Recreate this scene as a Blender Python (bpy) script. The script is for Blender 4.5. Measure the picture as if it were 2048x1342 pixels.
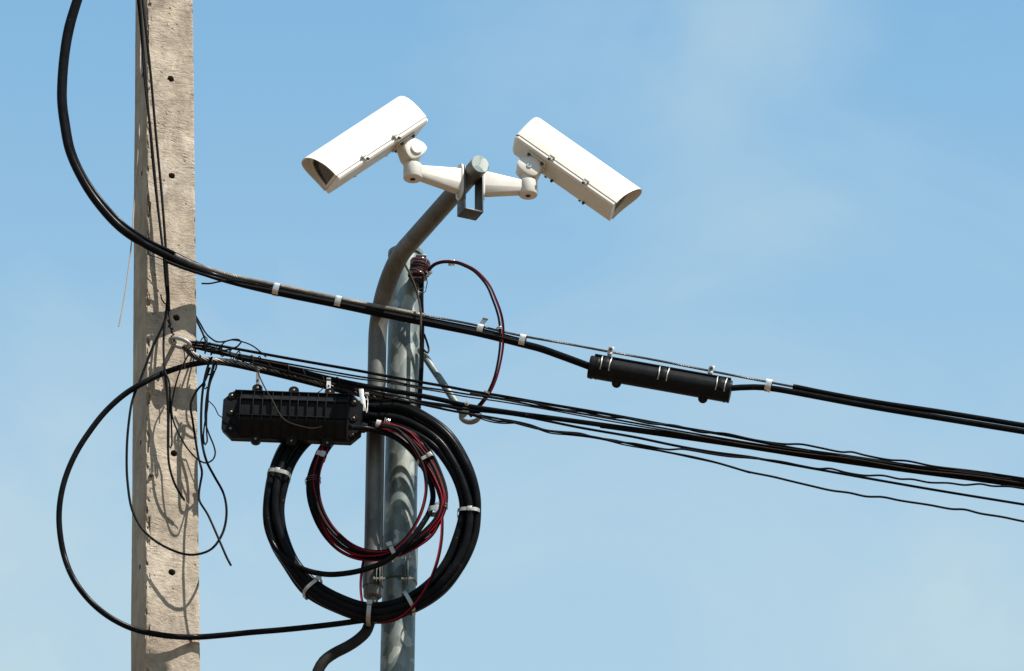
import bpy, bmesh, math, random
from mathutils import Vector, Matrix, noise

random.seed(7)
R = math.radians
SC = bpy.context.scene
for o in list(bpy.data.objects):
    bpy.data.objects.remove(o, do_unlink=True)
COL = SC.collection

# ------------------------------------------------------------------ camera
PITCH = R(28.0)
FPX = 11900.0                      # focal length in pixels of a 2048 px wide frame
CAM = Vector((0.0, 0.0, 1.6))
cd = bpy.data.cameras.new('camera')
cd.sensor_width = 36.0
cd.lens = 36.0 * FPX / 2048.0
cd.clip_start = 0.1
cd.clip_end = 9000.0
co = bpy.data.objects.new('camera', cd)
co.location = CAM
co.rotation_euler = (math.pi / 2 + PITCH, 0, 0)
COL.objects.link(co)
SC.camera = co

# ------------------------------------------------------------------ sky and sun
SUN_AZ = R(50.0)                   # to the right of straight behind the viewer
SUN_EL = R(57.0)
SUN = Vector((math.sin(SUN_AZ) * math.cos(SUN_EL), -math.cos(SUN_AZ) * math.cos(SUN_EL), math.sin(SUN_EL)))
w = bpy.data.worlds.new('World')
SC.world = w
w.use_nodes = True
nt = w.node_tree
bg = nt.nodes['Background']
sky = nt.nodes.new('ShaderNodeTexSky')
sky.sky_type = 'NISHITA'
sky.sun_disc = False
sky.sun_elevation = SUN_EL
sky.sun_rotation = math.atan2(SUN.x, SUN.y)
sky.altitude = 0.0
sky.air_density = 2.0
sky.dust_density = 0.3
sky.ozone_density = 7.0
tc = nt.nodes.new('ShaderNodeTexCoord')
mp = nt.nodes.new('ShaderNodeMapping')
mp.inputs['Scale'].default_value = (11.0, 5.0, 17.0)
mp.inputs['Rotation'].default_value = (0.2, 0.5, 0.0)
mp.inputs['Location'].default_value = (1.55, 0.4, 0.9)
nz = nt.nodes.new('ShaderNodeTexNoise')
nz.inputs['Scale'].default_value = 1.0
nz.inputs['Detail'].default_value = 5.0
nz.inputs['Roughness'].default_value = 0.5
nz.inputs['Distortion'].default_value = 0.6
cr = nt.nodes.new('ShaderNodeValToRGB')             # cirrus veil
cr.color_ramp.elements[0].position = 0.43
cr.color_ramp.elements[0].color = (0, 0, 0, 1)
cr.color_ramp.elements[1].position = 0.70
cr.color_ramp.elements[1].color = (0.50, 0.50, 0.50, 1)
sx = nt.nodes.new('ShaderNodeSeparateXYZ')
hz = nt.nodes.new('ShaderNodeMapRange')              # haze thickens steadily towards the horizon
hz.interpolation_type = 'SMOOTHSTEP'
hz.inputs['From Min'].default_value = 0.53
hz.inputs['From Max'].default_value = 0.40
hz.inputs['To Min'].default_value = 0.0
hz.inputs['To Max'].default_value = 0.64
ad = nt.nodes.new('ShaderNodeMath')
ad.operation = 'ADD'
ad.use_clamp = True
mx = nt.nodes.new('ShaderNodeMix')
mx.data_type = 'RGBA'
mx.inputs[7].default_value = (2.92, 3.84, 4.38, 1)   # hazy white, in the sky's own units
L = nt.links.new
L(tc.outputs['Generated'], mp.inputs[0])
L(mp.outputs[0], nz.inputs['Vector'])
L(nz.outputs['Fac'], cr.inputs[0])
L(tc.outputs['Generated'], sx.inputs[0])
L(sx.outputs['Z'], hz.inputs['Value'])
L(cr.outputs[0], ad.inputs[0])
L(hz.outputs[0], ad.inputs[1])
L(ad.outputs[0], mx.inputs[0])
tint = nt.nodes.new('ShaderNodeMix')                 # humid air: a touch greener than the clean model sky
tint.data_type = 'RGBA'
tint.blend_type = 'MULTIPLY'
tint.inputs[0].default_value = 1.0
tint.inputs[7].default_value = (0.93, 1.06, 0.985, 1)
L(sky.outputs[0], tint.inputs[6])
L(tint.outputs[2], mx.inputs[6])
L(mx.outputs[2], bg.inputs['Color'])
bg.inputs['Strength'].default_value = 0.08

sd = bpy.data.lights.new('sun', 'SUN')
sd.energy = 5.0
sd.angle = R(0.53)
sd.color = (1.0, 0.955, 0.88)
so = bpy.data.objects.new('sun', sd)
so.rotation_euler = (-SUN).to_track_quat('-Z', 'Y').to_euler()
so.location = (6, -8, 30)
COL.objects.link(so)

SC.view_settings.view_transform = 'Standard'
SC.view_settings.look = 'None'
SC.view_settings.gamma = 1.0
SC.view_settings.exposure = 1.15
SC.view_settings.use_curve_mapping = False
SC.render.resolution_x = 1024
SC.render.resolution_y = 671

# ------------------------------------------------------------------ helpers
FWD = Vector((0, math.cos(PITCH), math.sin(PITCH)))
UPV = Vector((0, -math.sin(PITCH), math.cos(PITCH)))
Z = Vector((0, 0, 1))
PX = 1.0 / 700.0                   # metres per photo pixel at the poles


def P(x, y, Y):
    d = Vector((1, 0, 0)) * ((x - 1024) / FPX) + UPV * ((671 - y) / FPX) + FWD
    return CAM + d * (Y / d.y)


def PP(pts, Y):
    """Pixel path -> world path; an item may carry its own depth; a callable depth gets (x, y)."""
    out = []
    for p in pts:
        yy = p[2] if len(p) > 2 else (Y(p[0], p[1]) if callable(Y) else Y)
        out.append(P(p[0], p[1], yy))
    return out


def smooth(pts, step=0.012, closed=False):
    """Catmull-Rom through the points, resampled at about `step` metres."""
    n = len(pts)
    if n < 3 and not closed:
        a, b = pts[0], pts[-1]
        k = max(2, int((b - a).length / step))
        return [a.lerp(b, i / k) for i in range(k + 1)]
    out = []
    segs = n if closed else n - 1
    for i in range(segs):
        p1, p2 = pts[i % n], pts[(i + 1) % n]
        if closed:
            p0, p3 = pts[(i - 1) % n], pts[(i + 2) % n]
        else:
            p0 = pts[i - 1] if i > 0 else p1 * 2 - p2
            p3 = pts[i + 2] if i + 2 < n else p2 * 2 - p1
        t0 = 0.0
        t1 = t0 + max(1e-5, (p1 - p0).length) ** 0.5
        t2 = t1 + max(1e-5, (p2 - p1).length) ** 0.5
        t3 = t2 + max(1e-5, (p3 - p2).length) ** 0.5
        k = max(1, int((p2 - p1).length / step))
        k = min(k, 60)
        for j in range(k):
            t = t1 + (t2 - t1) * j / k
            A1 = p0 * ((t1 - t) / (t1 - t0)) + p1 * ((t - t0) / (t1 - t0))
            A2 = p1 * ((t2 - t) / (t2 - t1)) + p2 * ((t - t1) / (t2 - t1))
            A3 = p2 * ((t3 - t) / (t3 - t2)) + p3 * ((t - t2) / (t3 - t2))
            B1 = A1 * ((t2 - t) / (t2 - t0)) + A2 * ((t - t0) / (t2 - t0))
            B2 = A2 * ((t3 - t) / (t3 - t1)) + A3 * ((t - t1) / (t3 - t1))
            out.append(B1 * ((t2 - t) / (t2 - t1)) + B2 * ((t - t1) / (t2 - t1)))
    if not closed:
        out.append(pts[-1].copy())
    return out


def frames(pts, closed=False):
    n = len(pts)
    T = []
    for i in range(n):
        a = pts[(i - 1) % n] if (closed or i > 0) else pts[i]
        b = pts[(i + 1) % n] if (closed or i < n - 1) else pts[i]
        t = b - a
        T.append(t.normalized() if t.length > 1e-9 else Vector((0, 0, 1)))
    ref = Vector((0, -1, 0))
    if abs(ref.dot(T[0])) > 0.9:
        ref = Vector((0, 0, 1))
    N = [(ref - T[0] * ref.dot(T[0])).normalized()]
    for i in range(1, n):
        v = N[-1] - T[i] * N[-1].dot(T[i])
        N.append(v.normalized() if v.length > 1e-6 else N[-1])
    return T, N, [T[i].cross(N[i]) for i in range(n)]


def tube(bm, pts, r, n=10, closed=False, cap=True):
    T, N, B = frames(pts, closed)
    rings = []
    for i, p in enumerate(pts):
        rr = r(i / max(1, len(pts) - 1)) if callable(r) else r
        rings.append([bm.verts.new(p + (N[i] * math.cos(a) + B[i] * math.sin(a)) * rr)
                      for a in (2 * math.pi * k / n for k in range(n))])
    m = len(rings)
    for i in range(m if closed else m - 1):
        A, C = rings[i], rings[(i + 1) % m]
        sh = 0
        if closed and i == m - 1:                       # find the best seam match
            sh = min(range(n), key=lambda s: (A[0].co - C[s].co).length)
        for k in range(n):
            try:
                bm.faces.new((A[k], A[(k + 1) % n], C[(k + 1 + sh) % n], C[(k + sh) % n]))
            except ValueError:
                pass
    if cap and not closed:
        bm.faces.new(list(reversed(rings[0])))
        bm.faces.new(rings[-1])
    return rings


def twisted(bm, pts, rad, r, strands, pitch, n=6, phase=0.0, taper=False):
    """Strands laid helically round a path."""
    T, N, B = frames(pts)
    s = 0.0
    acc = [0.0]
    for i in range(1, len(pts)):
        s += (pts[i] - pts[i - 1]).length
        acc.append(s)
    for k in range(strands):
        q = []
        for i, p in enumerate(pts):
            a = phase + 2 * math.pi * (k / strands + acc[i] / pitch)
            rr = rad
            if taper:
                rr = rad * min(1.0, 0.35 + 2.2 * (acc[-1] - acc[i]) / acc[-1])
            q.append(p + (N[i] * math.cos(a) + B[i] * math.sin(a)) * rr)
        tube(bm, q, r, n)


def cyl(bm, a, b, r, n=20, r2=None, cap=True):
    a, b = Vector(a), Vector(b)
    r2 = r if r2 is None else r2
    t = (b - a).normalized()
    u = t.orthogonal().normalized()
    v = t.cross(u)
    A = [bm.verts.new(a + (u * math.cos(2 * math.pi * k / n) + v * math.sin(2 * math.pi * k / n)) * r) for k in range(n)]
    C = [bm.verts.new(b + (u * math.cos(2 * math.pi * k / n) + v * math.sin(2 * math.pi * k / n)) * r2) for k in range(n)]
    for k in range(n):
        bm.faces.new((A[k], A[(k + 1) % n], C[(k + 1) % n], C[k]))
    if cap:
        bm.faces.new(list(reversed(A)))
        bm.faces.new(C)


def lathe(bm, org, axis, prof, n=24):
    """prof: list of (along, radius)."""
    t = Vector(axis).normalized()
    u = t.orthogonal().normalized()
    v = t.cross(u)
    rings = []
    for h, r in prof:
        rings.append([bm.verts.new(org + t * h + (u * math.cos(2 * math.pi * k / n) + v * math.sin(2 * math.pi * k / n)) * max(r, 1e-5)) for k in range(n)])
    for A, C in zip(rings, rings[1:]):
        for k in range(n):
            bm.faces.new((A[k], A[(k + 1) % n], C[(k + 1) % n], C[k]))
    bm.faces.new(list(reversed(rings[0])))
    bm.faces.new(rings[-1])


def obox(bm, c, ex, ey, ez, sx, sy, sz, bev=0.0):
    """Box at c with axes ex, ey, ez and full sizes."""
    vs = []
    for i in (-.5, .5):
        for j in (-.5, .5):
            for k in (-.5, .5):
                vs.append(bm.verts.new(c + ex * (i * sx) + ey * (j * sy) + ez * (k * sz)))
    idx = [(0, 1, 3, 2), (4, 6, 7, 5), (0, 4, 5, 1), (2, 3, 7, 6), (0, 2, 6, 4), (1, 5, 7, 3)]
    fs = [bm.faces.new([vs[q] for q in f]) for f in idx]
    if bev > 0:
        es = list({e for f in fs for e in f.edges})
        bmesh.ops.bevel(bm, geom=es, offset=bev, segments=2, affect='EDGES', profile=0.5)


def hull(bm, pts, bev=0.0):
    vs = [bm.verts.new(p) for p in pts]
    r = bmesh.ops.convex_hull(bm, input=vs)
    junk = [e for e in r['geom_interior'] if isinstance(e, bmesh.types.BMVert)]
    if junk:
        bmesh.ops.delete(bm, geom=junk, context='VERTS')
    if bev > 0:
        bmesh.ops.dissolve_limit(bm, angle_limit=R(2), verts=bm.verts[:], edges=bm.edges[:])
        bmesh.ops.bevel(bm, geom=bm.edges[:], offset=bev, segments=2, affect='EDGES', profile=0.5)


def prism(bm, poly, off):
    """Extrude a closed 3-D polygon along off."""
    A = [bm.verts.new(p) for p in poly]
    C = [bm.verts.new(p + off) for p in poly]
    n = len(A)
    bm.faces.new(list(reversed(A)))
    bm.faces.new(C)
    for k in range(n):
        bm.faces.new((A[k], A[(k + 1) % n], C[(k + 1) % n], C[k]))


ORG = {}


def obj(name, bm, mat, parent=None, org=None, angle=35, mats=None):
    bmesh.ops.recalc_face_normals(bm, faces=bm.faces[:])
    me = bpy.data.meshes.new(name)
    root = parent
    if parent is not None:
        org = ORG[parent.name]
    elif org is None:
        c = Vector((0, 0, 0))
        for v in bm.verts:
            c += v.co
        org = c / max(1, len(bm.verts))
    for v in bm.verts:
        v.co -= org
    bm.to_mesh(me)
    bm.free()
    me.shade_smooth()
    me.set_sharp_from_angle(angle=R(angle))
    for m in (mats or [mat]):
        me.materials.append(m)
    o = bpy.data.objects.new(name, me)
    COL.objects.link(o)
    if root is not None:
        o.parent = root
    else:
        o.location = org
    ORG[o.name] = org.copy()
    return o


def tag(o, label, cat, group=None):
    o['label'] = label
    o['category'] = cat
    if group:
        o['group'] = group
    return o


def thing(name, label, cat, loc, group=None):
    o = bpy.data.objects.new(name, None)
    o.empty_display_size = 0.05
    COL.objects.link(o)
    o.location = loc
    ORG[o.name] = Vector(loc)
    return tag(o, label, cat, group)


def NB():
    return bmesh.new()


# ------------------------------------------------------------------ materials
def newmat(name):
    m = bpy.data.materials.new(name)
    m.use_nodes = True
    t = m.node_tree
    return m, t, t.nodes['Principled BSDF']


def node(t, kind, **kw):
    n = t.nodes.new(kind)
    for k, v in kw.items():
        if k in n.inputs:
            n.inputs[k].default_value = v
        else:
            setattr(n, k, v)
    return n


def objco(t, scale=(1, 1, 1), rot=(0, 0, 0)):
    c = node(t, 'ShaderNodeTexCoord')
    m = node(t, 'ShaderNodeMapping')
    m.inputs['Scale'].default_value = scale
    m.inputs['Rotation'].default_value = rot
    t.links.new(c.outputs['Object'], m.inputs[0])
    return m.outputs[0]


def noisen(t, vec, scale, detail=4, rough=0.55, dist=0.0):
    n = node(t, 'ShaderNodeTexNoise', Scale=scale, Detail=detail, Roughness=rough, Distortion=dist)
    t.links.new(vec, n.inputs['Vector'])
    return n.outputs['Fac']


def ramp(t, fac, stops):
    r = node(t, 'ShaderNodeValToRGB')
    e = r.color_ramp.elements
    while len(e) < len(stops):
        e.new(0.5)
    for i, (p, c) in enumerate(stops):
        e[i].position = p
        e[i].color = (*c, 1) if len(c) == 3 else c
    t.links.new(fac, r.inputs[0])
    return r.outputs[0]


def mix(t, fac, a, b, blend='MIX'):
    m = node(t, 'ShaderNodeMix', data_type='RGBA', blend_type=blend)
    for v, i in ((fac, 0), (a, 6), (b, 7)):
        if isinstance(v, (int, float)):
            m.inputs[i].default_value = v
        elif isinstance(v, tuple):
            m.inputs[i].default_value = (*v, 1)
        else:
            t.links.new(v, m.inputs[i])
    return m.outputs[2]


def mathn(t, op, a, b=None):
    m = node(t, 'ShaderNodeMath', operation=op)
    for v, i in ((a, 0), (b, 1)):
        if v is None:
            continue
        if isinstance(v, (int, float)):
            m.inputs[i].default_value = v
        else:
            t.links.new(v, m.inputs[i])
    return m.outputs[0]


def bump(t, b, h, strength, dist, prev=None):
    n = node(t, 'ShaderNodeBump', Strength=strength, Distance=dist)
    t.links.new(h, n.inputs['Height'])
    if prev is not None:
        t.links.new(prev, n.inputs['Normal'])
    t.links.new(n.outputs[0], b.inputs['Normal'])
    return n.outputs[0]


def simple(name, col, rough, metal=0.0, var=0.25, scale=30, bmp=0.0, bscale=200, spec=0.5, coat=0.0):
    m, t, b = newmat(name)
    v = objco(t)
    f = noisen(t, v, scale, 5, 0.6)
    lo = tuple(max(0, c * (1 - var)) for c in col)
    hi = tuple(min(1, c * (1 + var)) for c in col)
    t.links.new(ramp(t, f, [(0.3, lo), (0.7, hi)]), b.inputs['Base Color'])
    f2 = noisen(t, v, scale * 2.3, 4, 0.6)
    t.links.new(ramp(t, f2, [(0.3, (rough * 0.8,) * 3), (0.7, (min(1, rough * 1.25),) * 3)]), b.inputs['Roughness'])
    b.inputs['Metallic'].default_value = metal
    b.inputs['Specular IOR Level'].default_value = 0.5 if spec < 0.2 else spec
    if spec < 0.2:
        b.inputs['IOR'].default_value = 1.11
    b.inputs['Coat Weight'].default_value = coat
    if bmp > 0:
        bump(t, b, noisen(t, v, bscale, 4, 0.6), bmp, 0.002)
    return m


def concrete(name, trowel):
    m, t, b = newmat(name)
    v = objco(t)
    big = noisen(t, v, 5.0, 5, 0.6, 0.3)
    mid = noisen(t, v, 40.0, 6, 0.65)
    fine = noisen(t, v, 260.0, 4, 0.6)
    if trowel:
        c = ramp(t, big, [(0.25, (0.225, 0.193, 0.158)), (0.5, (0.275, 0.243, 0.206)), (0.78, (0.325, 0.295, 0.256))])
    else:
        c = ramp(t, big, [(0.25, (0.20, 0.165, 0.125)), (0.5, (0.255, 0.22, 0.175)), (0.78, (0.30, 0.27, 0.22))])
    c = mix(t, 0.38, c, ramp(t, mid, [(0.3, (0.36, 0.31, 0.25)), (0.7, (0.66, 0.61, 0.53))]), 'OVERLAY')
    c = mix(t, 0.25, c, ramp(t, fine, [(0.3, (0.3, 0.3, 0.3)), (0.7, (0.7, 0.7, 0.7))]), 'OVERLAY')
    patch = noisen(t, objco(t, (1, 1, 0.6)), 14.0, 5, 0.62, 0.8)
    c = mix(t, 0.75 if trowel else 0.5, c, ramp(t, patch, [(0.28, (0.25, 0.235, 0.22)), (0.5, (0.5, 0.495, 0.485)), (0.72, (0.70, 0.695, 0.68))]), 'OVERLAY')
    # scattered air holes
    vo = node(t, 'ShaderNodeTexVoronoi', Scale=34.0, Randomness=1.0)
    t.links.new(v, vo.inputs['Vector'])
    pit = ramp(t, vo.outputs['Distance'], [(0.06, (0, 0, 0)), (0.13, (1, 1, 1))])
    keep = ramp(t, noisen(t, v, 17.0, 2, 0.5), [(0.44, (1, 1, 1)), (0.52, (0, 0, 0))])
    pit = mix(t, keep, pit, (1.0, 1.0, 1.0))
    c = mix(t, mathn(t, 'MULTIPLY', mathn(t, 'SUBTRACT', 1.0, pit), 0.75), c, (0.07, 0.058, 0.045))
    if trowel:
        # rusty stains, small and few
        st = ramp(t, noisen(t, objco(t, (1, 1, 0.5)), 9.0, 3, 0.5), [(0.68, (0, 0, 0)), (0.76, (0.4, 0.4, 0.4))])
        c = mix(t, st, c, (0.26, 0.17, 0.10))
        lime = ramp(t, noisen(t, objco(t, (2.5, 2.5, 0.9)), 7.5, 4, 0.6), [(0.64, (0, 0, 0)), (0.72, (0.5, 0.5, 0.5))])
        c = mix(t, lime, c, (0.40, 0.385, 0.35))
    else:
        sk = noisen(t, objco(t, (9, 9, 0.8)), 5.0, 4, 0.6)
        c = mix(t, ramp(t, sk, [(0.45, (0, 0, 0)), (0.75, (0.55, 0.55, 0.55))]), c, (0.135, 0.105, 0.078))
    t.links.new(c, b.inputs['Base Color'])
    b.inputs['Roughness'].default_value = 0.92
    b.inputs['Specular IOR Level'].default_value = 0.2
    if trowel:
        # float marks: long thin streaks bending across the face
        s1 = noisen(t, objco(t, (16, 16, 32), (0.3, 0.7, 0.3)), 1.0, 8, 0.72, 1.8)
        s2 = noisen(t, objco(t, (11, 11, 34), (0.2, -0.85, 0.2)), 1.0, 7, 0.72, 2.4)
        h = mathn(t, 'ADD', s1, mathn(t, 'MULTIPLY', s2, 0.8))
        h = mathn(t, 'ADD', h, mathn(t, 'MULTIPLY', noisen(t, v, 22.0, 6, 0.65, 0.6), 1.3))
        p = bump(t, b, h, 0.62, 0.0065)
        # broken drag lines left by the float
        ln = noisen(t, objco(t, (7, 7, 26), (0, 0.75, 0.2)), 1.0, 3, 0.55, 0.8)
        ln = mathn(t, 'ABSOLUTE', mathn(t, 'SUBTRACT', ln, 0.5))
        ln = ramp(t, ln, [(0.004, (0, 0, 0)), (0.014, (1, 1, 1))])
        lk = ramp(t, noisen(t, v, 11.0, 3, 0.5), [(0.50, (0, 0, 0)), (0.60, (1, 1, 1))])
        ln = mix(t, lk, (1.0, 1.0, 1.0), ln)
        p = bump(t, b, ln, 0.7, 0.004, p)
        p = bump(t, b, mid, 0.5, 0.003, p)
    else:
        p = bump(t, b, mid, 0.35, 0.002)
    p = bump(t, b, pit, 0.7, 0.004, p)
    bump(t, b, fine, 0.3, 0.001, p)
    return m


def galvanized(name, patch=True):
    m, t, b = newmat(name)
    v = objco(t, (1, 1, 0.75))
    wv = node(t, 'ShaderNodeMix', data_type='VECTOR')
    nn = node(t, 'ShaderNodeTexNoise', Scale=28.0, Detail=3.0)
    t.links.new(v, nn.inputs['Vector'])
    wv.inputs[0].default_value = 0.03
    t.links.new(v, wv.inputs[4])
    t.links.new(nn.outputs['Color'], wv.inputs[5])
    vo = node(t, 'ShaderNodeTexVoronoi', Scale=34.0, Randomness=1.0)
    t.links.new(wv.outputs[1], vo.inputs['Vector'])
    cell = node(t, 'ShaderNodeSeparateColor')
    t.links.new(vo.outputs['Color'], cell.inputs[0])
    c = ramp(t, cell.outputs[0], [(0.0, (0.070, 0.096, 0.100)), (0.45, (0.120, 0.147, 0.146)), (0.74, (0.155, 0.180, 0.174)), (0.90, (0.29, 0.305, 0.285))])
    big = noisen(t, v, 7.0, 4, 0.6)
    c = mix(t, ramp(t, big, [(0.35, (0, 0, 0)), (0.65, (0.45, 0.45, 0.45))]), c, (0.140, 0.158, 0.152))
    if patch:
        vo2 = node(t, 'ShaderNodeTexVoronoi', Scale=21.0, Randomness=1.0)
        t.links.new(wv.outputs[1], vo2.inputs['Vector'])
        sp = node(t, 'ShaderNodeSeparateColor')
        t.links.new(vo2.outputs['Color'], sp.inputs[0])
        fl = mathn(t, 'MULTIPLY', ramp(t, sp.outputs[1], [(0.80, (0, 0, 0)), (0.82, (0.85, 0.85, 0.85))]),
                   ramp(t, vo2.outputs['Distance'], [(0.30, (1, 1, 1)), (0.42, (0, 0, 0))]))
        c = mix(t, fl, c, (0.36, 0.365, 0.34))
    streak = noisen(t, objco(t, (60, 60, 2.5)), 1.0, 4, 0.6)
    dk = noisen(t, objco(t, (1, 1, 0.45)), 9.0, 5, 0.65, 1.0)
    c = mix(t, 0.8, c, ramp(t, dk, [(0.30, (0.22, 0.24, 0.25)), (0.52, (0.5, 0.5, 0.49)), (0.75, (0.62, 0.62, 0.58))]), 'OVERLAY')
    c = mix(t, 0.35, c, ramp(t, streak, [(0.3, (0.3, 0.3, 0.29)), (0.7, (0.72, 0.72, 0.7))]), 'OVERLAY')
    t.links.new(c, b.inputs['Base Color'])
    b.inputs['Metallic'].default_value = 0.45
    t.links.new(ramp(t, cell.outputs[1], [(0, (0.42,) * 3), (1, (0.62,) * 3)]), b.inputs['Roughness'])
    bump(t, b, noisen(t, v, 120.0, 3, 0.5), 0.12, 0.001)
    return m


def pipe_mat(name):
    m, t, b = newmat(name)
    v = objco(t)
    f = noisen(t, objco(t, (1, 1, 0.6)), 11.0, 5, 0.6, 0.5)
    c = ramp(t, f, [(0.28, (0.040, 0.037, 0.033)), (0.5, (0.072, 0.069, 0.062)), (0.72, (0.120, 0.118, 0.108))])
    sk = noisen(t, objco(t, (110, 110, 3.0)), 1.0, 4, 0.6)
    c = mix(t, 0.4, c, ramp(t, sk, [(0.3, (0.3, 0.3, 0.3)), (0.7, (0.7, 0.7, 0.68))]), 'OVERLAY')
    ru = ramp(t, noisen(t, v, 16.0, 4, 0.6), [(0.62, (0, 0, 0)), (0.74, (0.55, 0.55, 0.55))])
    c = mix(t, ru, c, (0.09, 0.05, 0.026))
    t.links.new(c, b.inputs['Base Color'])
    b.inputs['Metallic'].default_value = 0.3
    b.inputs['Roughness'].default_value = 0.5
    bump(t, b, sk, 0.1, 0.001)
    return m


def cable_mat(name, col=(0.0032, 0.0034, 0.0040), rough=0.22, dust=0.25):
    m, t, b = newmat(name)
    v = objco(t)
    f = noisen(t, v, 22.0, 5, 0.65)
    c = ramp(t, f, [(0.3, col), (0.75, tuple(x * (1 + 4 * dust) + 0.006 * dust for x in col))])
    sp = ramp(t, noisen(t, v, 95.0, 2, 0.5), [(0.735, (0, 0, 0)), (0.755, (0.55, 0.55, 0.55))])
    c = mix(t, sp, c, (0.10, 0.09, 0.078))
    b.inputs['IOR'].default_value = 1.09
    t.links.new(c, b.inputs['Base Color'])
    t.links.new(ramp(t, f, [(0.3, (rough * 0.8,) * 3), (0.7, (rough * 1.3,) * 3)]), b.inputs['Roughness'])
    bump(t, b, noisen(t, v, 150.0, 3, 0.5), 0.08, 0.001)
    return m


M = {
    'con': concrete('trowelled_concrete', True),
    'conside': concrete('formed_concrete', False),
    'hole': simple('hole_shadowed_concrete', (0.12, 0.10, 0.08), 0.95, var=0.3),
    'galv': galvanized('galvanized_steel'),
    'galv2': galvanized('galvanized_bracket', False),
    'pipe': pipe_mat('weathered_pipe'),
    'dark': simple('dark_steel', (0.035, 0.040, 0.047), 0.5, 0.2, 0.3, 40, 0.15),
    'cream': simple('cream_enamel', (0.50, 0.475, 0.43), 0.45, 0, 0.06, 14, 0.04, 260),
    'creamb': simple('cream_cast_enamel', (0.46, 0.44, 0.40), 0.48, 0, 0.05, 25, 0.12, 300),
    'cable': cable_mat('black_cable_jacket'),
    'thin': cable_mat('thin_black_wire', (0.0035, 0.0035, 0.0038), 0.48, 0.2),
    'brownw': cable_mat('dusty_brown_wire', (0.014, 0.0115, 0.0095), 0.5, 0.3),
    'tan': simple('tan_bare_wire', (0.24, 0.20, 0.165), 0.6, 0.0, 0.2, 60),
    'conduit': cable_mat('grey_conduit', (0.011, 0.010, 0.0095), 0.48, 0.25),
    'red': simple('red_insulation', (0.19, 0.005, 0.015), 0.5, 0, 0.2, 40, 0, 200, 0.15),
    'strap': simple('stainless_strap', (0.45, 0.44, 0.42), 0.30, 0.85, 0.12, 90, 0.15, 300),
    'tie': simple('aluminium_tie', (0.25, 0.245, 0.23), 0.42, 0.5, 0.12, 90, 0.15, 300),
    'strand': simple('steel_strand', (0.15, 0.135, 0.115), 0.6, 0.2, 0.35, 50),
    'dstrand': simple('tarnished_strand', (0.040, 0.037, 0.034), 0.42, 0.4, 0.5, 35),
    'plastic': simple('black_plastic', (0.0085, 0.0088, 0.0096), 0.42, 0, 0.25, 60, 0.06, 400, 0.12),
    'brass': simple('brass_bolt', (0.22, 0.145, 0.085), 0.4, 0.6, 0.2, 90),
    'porc': simple('maroon_porcelain', (0.045, 0.009, 0.010), 0.14, 0, 0.3, 40, 0, 100, 0.6, 0.4),
    'hookm': simple('pale_galvanized_ring', (0.24, 0.235, 0.215), 0.5, 0.25, 0.2, 60, 0.1),
    'rust': simple('rusty_stub', (0.17, 0.065, 0.025), 0.85, 0, 0.4, 90, 0.4, 300),
    'gask': simple('dark_gasket', (0.012, 0.012, 0.012), 0.7, 0, 0.1, 40),
    'ground': None,
}
gm, gt, gb = newmat('dusty_ground')
gv = objco(gt)
gt.links.new(ramp(gt, noisen(gt, gv, 0.35, 6, 0.6), [(0.3, (0.105, 0.072, 0.042)), (0.7, (0.15, 0.105, 0.066))]), gb.inputs['Base Color'])
gb.inputs['Roughness'].default_value = 0.95
bump(gt, gb, noisen(gt, gv, 6.0, 6, 0.6), 0.4, 0.05)
M['ground'] = gm
gm2, gt2, gb2 = newmat('window_glass')
gb2.inputs['Base Color'].default_value = (0.30, 0.32, 0.33, 1)
gb2.inputs['Roughness'].default_value = 0.03
gb2.inputs['Transmission Weight'].default_value = 1.0
gb2.inputs['IOR'].default_value = 1.5
f = noisen(gt2, objco(gt2), 60, 4, 0.6)
gt2.links.new(ramp(gt2, f, [(0.4, (0.02,) * 3), (0.8, (0.10,) * 3)]), gb2.inputs['Roughness'])
M['glass'] = gm2

# ------------------------------------------------------------------ ground (far below the frame)
bm = NB()
bmesh.ops.create_grid(bm, x_segments=24, y_segments=24, size=3000)
g = obj('ground', bm, M['ground'], org=Vector((0, 0, 0)))
g['kind'] = 'structure'

# ------------------------------------------------------------------ concrete pole
YC = 15.0
TH = R(19.0)
PF = Vector((math.sin(TH), -math.cos(TH), 0))          # front face normal
PS = Vector((-math.cos(TH), -math.sin(TH), 0))         # shaded side normal
ptop, pbot = P(328, 0, YC), P(330.5, 1342, YC)


def pole_axis(z):
    k = (z - pbot.z) / (ptop.z - pbot.z)
    return pbot.lerp(ptop, k), 0.147 * (137.0 + (120.0 - 137.0) * k) / 128.5


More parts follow.
